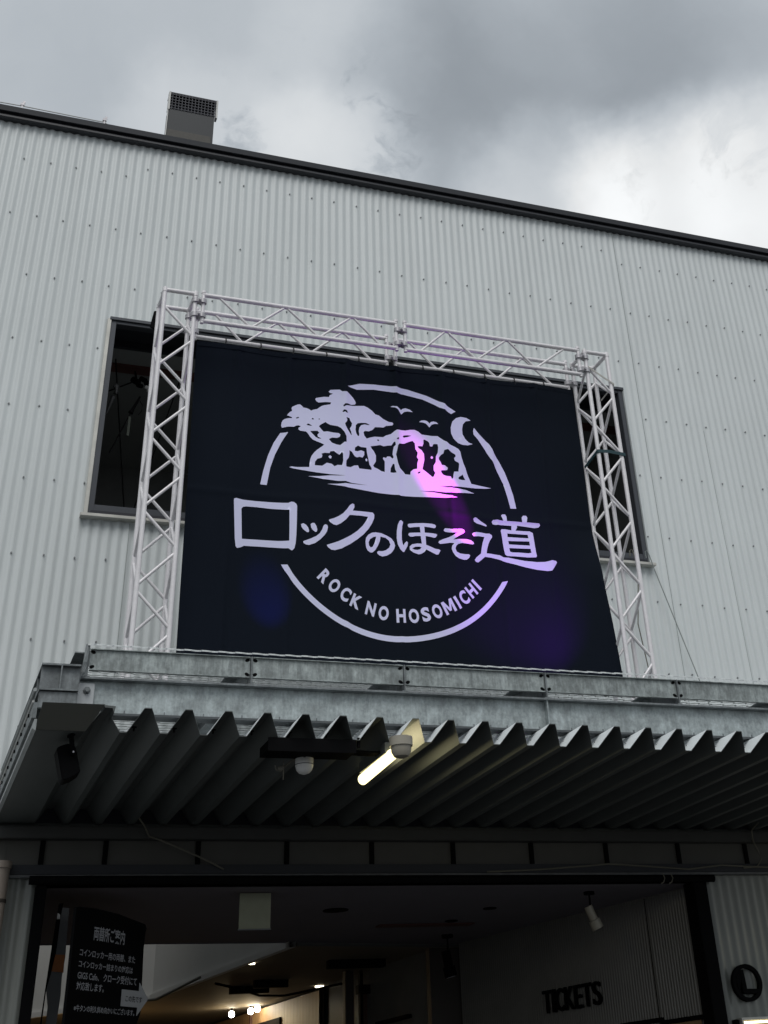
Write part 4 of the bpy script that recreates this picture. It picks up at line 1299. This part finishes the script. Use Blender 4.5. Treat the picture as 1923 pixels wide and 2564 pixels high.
# round weatherproof box at the lamp's front end
mb = MB()
mb.tube([(2.500, -2.47, 3.392), (2.500, -2.47, 3.345)], 0.066, 20)
mb.tube([(2.500, -2.47, 3.3449), (2.500, -2.47, 3.315), (2.500, -2.47, 3.292), (2.500, -2.47, 3.284)], [0.058, 0.056, 0.042, 0.018], 20)
tag(mb.build('junction_box', M['plastic2'], smooth=True), 'round beige junction box at the near end of the lit tube lamp', 'junction box')
# dark cable tray across the ribs
mb = MB()
mb.box(1.757, 2.262, -2.385, -2.20, 3.330, 3.378)
mb.box(1.757, 2.262, -2.392, -2.386, 3.322, 3.392)
tray = mb.build('cable_tray', M['black'])
tag(tray, 'short black cable tray hung under the canopy ribs behind the dome camera', 'tray')
mb = MB()
for dy in (0.0, 0.03, 0.06):
    mb.tube([(2.20, -2.32 + dy, 3.352), (2.38, -2.30 + dy, 3.350), (2.52, -2.27 + dy, 3.362)], 0.008, 8)
mb.build('cables', M['black'], tray, smooth=True)
for x in (1.873, 2.285):
    mb = MB(); mb.box(x - 0.008, x + 0.008, -2.37, -2.355, 3.36, 3.41); mb.build('hanger', M['black'], tray)
# dome camera
cmr = thing('dome_camera', 'white plastic dome camera hanging below the black cable tray', 'camera', (2.015, -2.2, 3.33))
mb = MB()
mb.tube([(2.015, -2.20, 3.352), (2.015, -2.20, 3.345), (2.015, -2.20, 3.300), (2.015, -2.20, 3.292), (2.015, -2.20, 3.270), (2.015, -2.20, 3.256), (2.015, -2.20, 3.248)], [0.049, 0.051, 0.0515, 0.051, 0.044, 0.030, 0.008], 24)
mb.build('dome', M['plastic'], cmr, smooth=True)
mb = MB(); mb.tube([(2.015, -2.20, 3.300), (2.015, -2.20, 3.296)], 0.0527, 24); mb.build('seam_ring', M['grey'], cmr, smooth=True)
mb = MB(); mb.box(1.995, 2.008, -2.2515, -2.2495, 3.326, 3.338); mb.build('sensor', M['grey'], cmr)
mb = MB(); mb.tube([(1.972, -2.19, 3.335), (1.94, -2.17, 3.318), (1.915, -2.16, 3.30), (1.872, -2.16, 3.288)], 0.007, 8)
mb.tube([(1.903, -2.17, 3.325), (1.903, -2.17, 3.225)], 0.0035, 6); mb.box(1.868, 1.905, -2.18, -2.165, 3.272, 3.288)
mb.tube([(1.855, -2.17, 3.30), (1.862, -2.17, 3.275), (1.885, -2.17, 3.268), (1.905, -2.17, 3.29)], 0.004, 6)
mb.build('bracket', M['cable'], cmr)
# speaker
spk = thing('speaker', 'black loudspeaker tilted down on a bracket under the left canopy corner', 'speaker', (0.71, -2.30, 3.388))
yy = -2.30
mb = MB(); mb.tube([(0.712, -2.32, 3.391), (0.716, -2.32, 3.381)], 0.021, 14)
mb.add([(0.704, -2.335, 3.382), (0.726, -2.335, 3.382), (0.726, -2.305, 3.382), (0.704, -2.305, 3.382), (0.728, -2.285, 3.30), (0.750, -2.285, 3.30), (0.750, -2.262, 3.30), (0.728, -2.262, 3.30)],
       [(0, 1, 2, 3), (7, 6, 5, 4), (0, 4, 5, 1), (1, 5, 6, 2), (2, 6, 7, 3), (3, 7, 4, 0)])
mb.build('bracket', M['black'], spk)
mb = MB(); mb.prism([(0.655, 3.336), (0.668, 3.346), (0.710, 3.362), (0.745, 3.352), (0.756, 3.330), (0.789, 3.224), (0.752, 3.198), (0.712, 3.182), (0.700, 3.186)], 'y', -2.26, -2.13)
mb.build('cabinet', M['black'], spk, bevel=0.004)
mb = MB(); mb.prism([(0.738 + 0.005 * math.cos(a * PI / 3), 3.312 + 0.005 * math.sin(a * PI / 3)) for a in range(6)], 'y', -2.297, -2.286); mb.build('knob', M['clamp'], spk)
# bolts on ribs
# loose cable under the canopy at the wall
tag(MB().tube([(1.40, -0.30, 3.405), (1.47, -0.20, 3.36), (1.52, -0.12, 3.31), (1.62, -0.10, 3.285), (1.80, -0.09, 3.22), (1.95, -0.07, 3.165), (2.05, -0.06, 3.12)], 0.006, 8).build('cable', M['cable']),
    'grey cable sagging along the wall under the left part of the canopy', 'cable')
tag(MB().tube([(4.0, -0.055, 3.10), (4.4, -0.058, 3.112), (4.8, -0.060, 3.135), (5.0, -0.06, 3.150), (5.3, -0.06, 3.135), (5.7, -0.06, 3.112), (6.0, -0.062, 3.140), (6.3, -0.06, 3.128), (7.0, -0.06, 3.115)], 0.006, 8).build('cable', M['cable']),
    'pale cable looping along the dark rail above the doorway\'s right end', 'cable')
tag(MB().tube([(6.25, -0.30, 3.40), (6.27, -0.16, 3.37), (6.30, -0.11, 3.30), (6.36, -0.07, 3.24), (6.38, -0.06, 3.18), (6.33, -0.06, 3.13), (6.2, -0.06, 3.12)], 0.005, 8).build('cable', M['cable']),
    'thin cable dropping from the canopy deck to the rail at far right', 'cable')
for x in (5.44, 5.51):
    MBt = MB().tube([(x, -0.10, 3.078), (x + 0.008, -0.108, 3.045), (x - 0.005, -0.104, 3.018), (x - 0.02, -0.09, 3.01)], 0.005, 8)
    tag(MBt.build('cable_tie', M['cable']), 'pale cord loop tied round the %s end of the black door rail' % ('right' if x > 5.5 else 'inner right'), 'cord')

# earth wire and cable from the window to the canopy on the right
tag(MB().tube([(5.575, -0.082, 5.60), (5.580, -0.086, 5.655), (5.60, -0.09, 5.66), (5.615, -0.09, 5.60), (5.64, -0.085, 5.50), (5.56, -0.075, 5.0), (5.62, -0.06, 4.5), (5.62, -0.05, 3.9)], 0.0055, 8).build('cable', M['cable']),
    'pale cable hooked over the window sill behind the right truss', 'cable')
tag(MB().tube([(5.740, -0.082, 5.60), (5.735, -0.086, 5.655), (5.752, -0.09, 5.665), (5.772, -0.09, 5.62), (5.80, -0.088, 5.50)] + [(5.80 + (6.28 - 5.80) * t / 6, -0.088 + 0.03 * t / 6, 5.50 - 1.6 * t / 6) for t in range(1, 7)], 0.0045, 8).build('cable', M['wire']),
    'thin dark wire slanting from the sill corner down the cladding at right', 'wire')
# black board behind the left tower
tag(MB().prism([(1.150, 7.11), (1.171, 7.262), (1.200, 7.268), (1.200, 7.09)], 'y', -0.36, -0.34).build('black_board', M['black']),
    'small black board sticking out behind the top of the left truss', 'board')

# objects seen through the upper window, left
lt = thing('stage_light', 'cluster of black stage lights and clips under the upper room ceiling, left of the banner', 'light', (1.25, 0.80, 7.3))
mb = MB()
for (dx, dz, s, r) in ((0, 0, 0.05, 0.028), (0.07, 0.02, 0.04, 0.022), (0.12, -0.015, 0.045, 0.026), (0.05, -0.05, 0.03, 0.02)):
    mb.tube([(1.19 + dx, 0.78, 7.22 + dz), (1.19 + dx + s, 0.74, 7.22 + dz - s)], r, 12)
mb.tube([(1.20, 0.8, 7.33), (1.23, 0.79, 7.21)], 0.008, 8); mb.tube([(0.93, 0.95, 7.12), (1.22, 0.8, 7.22)], 0.007, 8)
mb.build('lamp_heads', M['black'], lt, smooth=True)
mb = MB()
for (dx, dz) in ((0.10, -0.07), (0.14, -0.055), (0.12, -0.10)):
    mb.tube([(1.20 + dx, 0.72, 7.20 + dz), (1.225 + dx, 0.72, 7.188 + dz)], 0.016, 8)
mb.build('clips', M['plastic'], lt)
lt2 = thing('hanging_mic', 'black microphone like fitting hanging in the dark upper room, left of the banner', 'fitting', (1.22, 0.6, 6.9))
mb = MB()
mb.tube([(1.235, 0.5, 6.905), (1.215, 0.5, 6.85), (1.19, 0.5, 6.79), (1.17, 0.5, 6.74)], [0.008, 0.012, 0.014, 0.022], 10)
mb.tube([(1.17, 0.5, 6.74), (1.03, 0.5, 6.35)], 0.006, 6)
mb.tube([(1.235, 0.5, 6.87), (1.262, 0.5, 6.83), (1.262, 0.5, 6.77), (1.235, 0.5, 6.73)], 0.003, 6)
mb.build('body', M['black'], lt2, smooth=True)
mb = MB(); mb.box(1.155, 1.175, 0.49, 0.495, 6.52, 6.70); mb.build('tag_strip', mat('green_strip', (0.02, 0.03, 0.018), 0.6), lt2)
tag(MB().tube([(0.985, 0.30, 6.86), (1.00, 0.30, 6.885), (1.015, 0.30, 6.87), (1.00, 0.30, 6.80)], [0.012, 0.020, 0.022, 0.016], 12).tube([(0.99, 0.32, 6.78), (0.95, 0.34, 6.62)], [0.022, 0.006], 10).build('spot_fitting', mat('spot_dark_grey', (0.02, 0.021, 0.022), 0.5), smooth=True),
    'grey spot fitting with black tail just inside the window\'s left jamb', 'fitting')
tag(MB().prism([(4.74, 6.10), (4.79, 6.08), (4.80, 5.95), (4.77, 5.82), (4.735, 5.86)], 'y', 0.20, 0.24).build('blue_bundle', M['blue']),
    'small blue cloth bundle inside the window beside the banner\'s right edge', 'cloth')
tag(MB().box(4.86, 4.97, 0.18, 0.28, 6.08, 6.86).build('roller_case', mat('case_grey', (0.07, 0.075, 0.08), 0.5), bevel=0.006),
    'tall grey housing standing inside the window behind the right truss', 'housing')

# ================================================================== ENTRANCE THINGS
# round emblem on the right-hand wall
emb = thing('round_emblem', 'black metal ring emblem enclosing a bold slanted L on the corrugated wall', 'emblem', (6.066, -0.03, 2.354))


def ring_pts(cx, cz, ro, ri, y0, y1, n=40, ex=1.0):
    b = MB()
    V = []
    for k in range(n):
        a = 2 * PI * k / n
        for r, y in ((ro, y0), (ri, y0), (ri, y1), (ro, y1)):
            V.append((cx + r * math.cos(a) * ex, y, cz + r * math.sin(a)))
    F = []
    for k in range(n):
        for j in range(4):
            j2 = (j + 1) % 4; k2 = (k + 1) % n
            F.append((4 * k + j, 4 * k + j2, 4 * k2 + j2, 4 * k2 + j))
    b.add(V, F)
    return b


ring_pts(6.066, 2.354, 0.120, 0.094, -0.050, -0.015, ex=1.06).build('ring', M['black'], emb)
MB().prism([(6.018, 2.436), (6.042, 2.440), (6.050, 2.315), (6.155, 2.313), (6.152, 2.284), (6.020, 2.285), (6.012, 2.300)], 'y', -0.053, -0.018).build('letter', M['black'], emb)
MB().prism([(5.966, 2.39), (6.02, 2.44), (6.03, 2.41), (6.000, 2.34), (5.985, 2.29), (5.975, 2.33)], 'y', -0.050, -0.020).build('side_stroke', M['black'], emb)
# lit box below it
box = thing('wall_light_box', 'framed light box with a lit warm tube on the wall at the bottom right corner', 'light box', (6.3, -0.06, 2.0))
mb = MB()
mb.box(5.93, 6.75, -0.10, -0.01, 2.118, 2.134); mb.box(5.93, 5.944, -0.10, -0.01, 1.5, 2.117); mb.box(6.736, 6.75, -0.10, -0.01, 1.5, 2.117); mb.box(5.93, 6.75, -0.10, -0.01, 1.484, 1.499)
mb.build('frame', M['sill'], box)
mb = MB(); mb.box(5.945, 6.735, -0.03, -0.015, 1.5, 2.117); mb.build('back_panel', M['wood'], box)
mb = MB(); mb.tube([(5.955, -0.075, 2.104), (6.72, -0.075, 2.108)], 0.008, 10); mb.build('tube', M['tubew'], box)
tag(MB().box(5.893, 5.915, -0.08, -0.02, 1.9, 2.126).build('bracket_post', M['black']), 'short black post beside the light box at bottom right', 'post')
L = bpy.data.lights.new('wall_box_light', 'POINT'); L.energy = 1.0; L.color = (1.0, 0.88, 0.45); L.shadow_soft_size = 0.15
lo = bpy.data.objects.new('wall_box_light', L); COL.objects.link(lo); lo.location = (7.1, -0.5, 2.7)

# TICKETS letters on the inner wall
tk = thing('ticket_lettering', 'raised black TICKETS letters on the dark corrugated inner wall', 'lettering', tuple(along((5.855, 0.06), WB, 1.6, 2.43, 0.05)))
dvec = Vector((WB[0] - 5.855, WB[1] - 0.06, 0)).normalized()
nvec = Vector((-dvec.y, dvec.x, 0))
s_cur = 2.075
for ch, w_ in zip('TICKETS', (0.118, 0.045, 0.118, 0.125, 0.105, 0.118, 0.118)):
    base = Vector((5.855, 0.06, 2.352)) + dvec * s_cur + nvec * 0.03
    mt = Matrix(((-dvec.x, 0, nvec.x, base.x), (-dvec.y, 0, nvec.y, base.y), (0, 1, 0, base.z), (0, 0, 0, 1)))
    text_obj('letter', ch, M['black'], tk, mt, thick=0.012, width=w_ * 0.92, height=0.165, offset=0.004)
    s_cur -= w_ + 0.006

# hanging blank sign
sg = thing('hanging_sign', 'square pale greenish sign panel hanging from the vestibule ceiling', 'sign', (2.37, 0.27, 3.03))
MB().box(2.245, 2.467, 0.262, 0.276, 2.805, 3.022).build('panel', M['paper'], sg)
MB().box(2.240, 2.472, 0.256, 0.282, 2.796, 2.804).build('frame', M['grey'], sg)


def ceiling_spot(label, x, y, z, tx, tz, m, sc=1.0, lens=False):
    t = thing('ceiling_spotlight', label, 'spotlight', (x, y, z), 'ceiling spotlights in the vestibule')
    b = MB(); b.tube([(x, y, z), (x, y, z - 0.02 * sc)], 0.042 * sc, 16); b.tube([(x, y, z - 0.02 * sc), (x, y, z - 0.10 * sc)], 0.008, 8)
    b.build('mount', M['black'], t)
    p = Vector((x - 0.02 * sc, y, z - 0.10 * sc)); d = Vector((tx, -0.02, tz)).normalized()
    b = MB(); b.tube([p, p + d * 0.10 * sc], 0.033 * sc, 14); b.tube([p + d * 0.102 * sc, p + d * 0.165 * sc], 0.045 * sc, 16)
    b.build('head', m, t, smooth=True)
    if lens:
        q = p + d * 0.166 * sc
        b = MB(); b.tube([q, q + d * 0.004], 0.034 * sc, 16); b.build('lens', M['lens'], t)
    return t


ceiling_spot('white cylindrical ceiling spotlight aimed down above the TICKETS letters', 5.043, 0.394, 3.03, 0.42, -1.0, M['plastic2'])
ceiling_spot('black ceiling spotlight with pale lens at the back edge of the vestibule', 4.735, 2.70, 3.03, 0.18, -0.9, M['black'], 1.25, True)
# bulbs deep in the hall
for i, (x, y, z, nm) in enumerate(((4.165, 8.8, 2.935, 'left bare lit bulb of the cluster deep inside the hall'), (4.36, 8.6, 2.945, 'middle bare lit bulb of the cluster deep inside the hall'), (4.42, 8.5, 2.958, 'right bare lit bulb of the cluster deep inside the hall'))):
    t = thing('hall_bulb', nm, 'lamp', (x, y, z), 'lit bulbs deep in the hall')
    b = MB(); b.tube([(x, y, z + 0.035), (x, y, z + 0.02), (x, y, z - 0.02), (x, y, z - 0.035)], [0.012, 0.034, 0.034, 0.012], 14); b.build('bulb', M['bulb'], t, smooth=True)
    b = MB(); b.tube([(x, y, z + 0.035), (x, y, 2.998)], 0.014, 8); b.build('socket', M['black'], t)
    L = bpy.data.lights.new('hall_bulb_light', 'POINT'); L.energy = 2.0; L.color = (1.0, 0.78, 0.45); L.shadow_soft_size = 0.05
    lo = bpy.data.objects.new('hall_bulb_light', L); COL.objects.link(lo); lo.location = (x - 0.1, y - 0.1, z - 0.12)
L = bpy.data.lights.new('hall_warm_fill', 'POINT'); L.energy = 6; L.color = (1.0, 0.62, 0.25); L.shadow_soft_size = 0.2  # added fill light without a fixture, brightens the hall
lo = bpy.data.objects.new('hall_warm_fill', L); COL.objects.link(lo); lo.location = (2.6, 8.6, 2.3)
# drain pipe at far left
pp = thing('drain_pipe', 'cream drain pipe with a dark strap at the left edge beside the doorway', 'pipe', (0.60, -0.10, 0))
rod('pipe', (0.600, -0.10, 0.0), (0.600, -0.10, 3.14), 0.056, M['cream'], pp, 20)
MB().tube([(0.600, -0.10, 3.12), (0.600, -0.10, 3.16)], 0.064, 20).build('collar', M['cream'], pp, smooth=True)
MB().tube([(0.600, -0.10, 2.925), (0.600, -0.10, 2.945)], 0.060, 20).build('strap', M['column'], pp, smooth=True)

# notice board inside the doorway, turned about 49 degrees
ang = math.radians(49)
U = Vector((math.cos(ang), math.sin(ang), 0)); N = Vector((U.y, -U.x, 0))
O = Vector((1.2, 0, 0))


def sp(s, z, out=0.0):
    return O + U * s + N * out + Vector((0, 0, z))


nb = thing('notice_board', 'tall black information board with white Japanese text and arrow inside the doorway', 'sign', tuple(sp(0.2, 0, 0)))


def plate(pts, o0, o1, m, name, parent):
    b = MB(); n = len(pts)
    b.add([sp(s, z, o0) for s, z in pts] + [sp(s, z, o1) for s, z in pts], [tuple(range(n)), tuple(range(2 * n - 1, n - 1, -1))] + [(k, k + n, (k + 1) % n + n, (k + 1) % n) for k in range(n)])
    return b.build(name, m, parent)


plate([(-0.165, 0.0), (0.655, 0.0), (0.667, 2.296), (0.706, 2.36), (0.697, 2.525), (0.683, 2.72), (0.69, 2.83), (0.700, 2.850), (0.679, 2.874), (0.507, 2.889), (0.339, 2.904), (0.069, 2.911), (-0.126, 2.903), (-0.16, 2.895), (-0.155, 2.5)], -0.02, 0.0, M['signblack'], 'board', nb)


def sign_text(s, s0, s1, z0, z1, m=M['signtext'], off=0.012):
    base = sp(s0, z0, 0.004)
    mt = Matrix(((U.x, 0, N.x, base.x), (U.y, 0, N.y, base.y), (0, 1, 0, base.z), (0, 0, 0, 1)))
    text_obj('text_line', s, m, nb, mt, width=s1 - s0, height=z1 - z0, offset=off)


sign_text('両替所ご案内', 0.060, 0.430, 2.729, 2.812, off=0.02)
sign_text('コインロッカー用の両替、また', -0.076, 0.580, 2.633, 2.676)
sign_text('コインロッカー詰まりの対応は', -0.075, 0.562, 2.572, 2.612)
sign_text('GIGS Cafe、 クローク受付にて', -0.074, 0.622, 2.508, 2.555)
sign_text('対応致します。', -0.076, 0.235, 2.450, 2.496)
sign_text('※牛タンの利久斜め向かいにございます。', -0.078, 0.622, 2.338, 2.374)
plate([(0.446, 2.387), (0.446, 2.480), (0.655, 2.480), (0.655, 2.527), (0.702, 2.495), (0.775, 2.439), (0.647, 2.340), (0.651, 2.387)], 0.0045, 0.0085, M['signarrow'], 'arrow', nb)
base = sp(0.490, 2.413, 0.0105)
mt = Matrix(((U.x, 0, N.x, base.x), (U.y, 0, N.y, base.y), (0, 1, 0, base.z), (0, 0, 0, 1)))
text_obj('arrow_text', 'この先です', M['signblack'], nb, mt, width=0.205, height=0.036, offset=0.008)

# wrapped grey board with orange tape leaning at its left
gb = thing('grey_board', 'curved grey board edge with orange tape between door jamb and black notice board', 'board', (1.05, 0.3, 0))
MB().prism([(1.035, 2.95), (1.093, 2.946), (1.096, 2.855), (1.104, 2.668), (1.096, 2.551), (1.101, 2.451), (1.094, 2.30), (1.09, 0), (1.03, 0), (1.03, 2.394), (1.008, 2.487), (1.022, 2.569), (1.033, 2.687), (1.035, 2.856)], 'y', 0.27, 0.29).build('panel', M['grey'], gb)
MB().prism([(1.028, 2.68), (1.098, 2.676), (1.102, 2.577), (1.024, 2.586), (1.012, 2.642)], 'y', 0.262, 0.269).build('tape', M['orange'], gb)
MB().prism([(1.023, 2.97), (1.05, 2.972), (1.043, 2.876), (1.039, 2.687), (1.022, 2.569), (1.006, 2.487), (1.002, 2.30), (0.992, 2.30), (0.999, 2.487), (1.008, 2.705)], 'y', 0.255, 0.261).build('edge_strip', M['black'], gb)
MB().prism([(1.020, 2.915), (1.037, 2.905), (1.040, 2.880), (1.020, 2.878)], 'y', 0.245, 0.252).build('clip', M['plastic'], gb)

# ================================================================== coloured wash lights on the canopy deck
def par(label, loc, target, color, energy, size, blend=0.6):
    t = thing('wash_light', label, 'stage light', loc, 'coloured wash lights at the foot of the banner')
    loc = Vector(loc); d = (Vector(target) - loc).normalized()
    b = MB(); b.tube([loc - d * 0.10, loc - d * 0.01], 0.035, 16); b.build('can', M['black'], t, smooth=True)
    b = MB(); b.box(loc.x - 0.045, loc.x + 0.045, loc.y - 0.02, loc.y + 0.02, 3.862, 3.870); b.build('yoke', M['black'], t)
    L = bpy.data.lights.new('wash_beam', 'SPOT'); L.energy = energy; L.color = color; L.spot_size = size; L.spot_blend = blend; L.shadow_soft_size = 0.012
    o = bpy.data.objects.new('wash_beam', L); COL.objects.link(o); o.location = loc
    o.rotation_euler = (-d).to_track_quat('Z', 'Y').to_euler()


par('black magenta wash light on the canopy floor before the banner\'s right half', (4.05, -2.02, 3.90), (3.25, -1.49, 5.33), (1.0, 0.0, 0.95), 1100, math.radians(10.5), 1.0)
par('black purple wash light on the canopy floor before the banner\'s right corner', (4.25, -2.00, 3.90), (3.68, -1.49, 4.75), (0.45, 0.0, 1.0), 55, math.radians(75), 1.0)
par('black blue wash light on the canopy floor before the banner\'s left side', (2.10, -2.02, 3.90), (1.95, -1.49, 4.48), (0.05, 0.05, 1.0), 50, math.radians(26), 1.0)
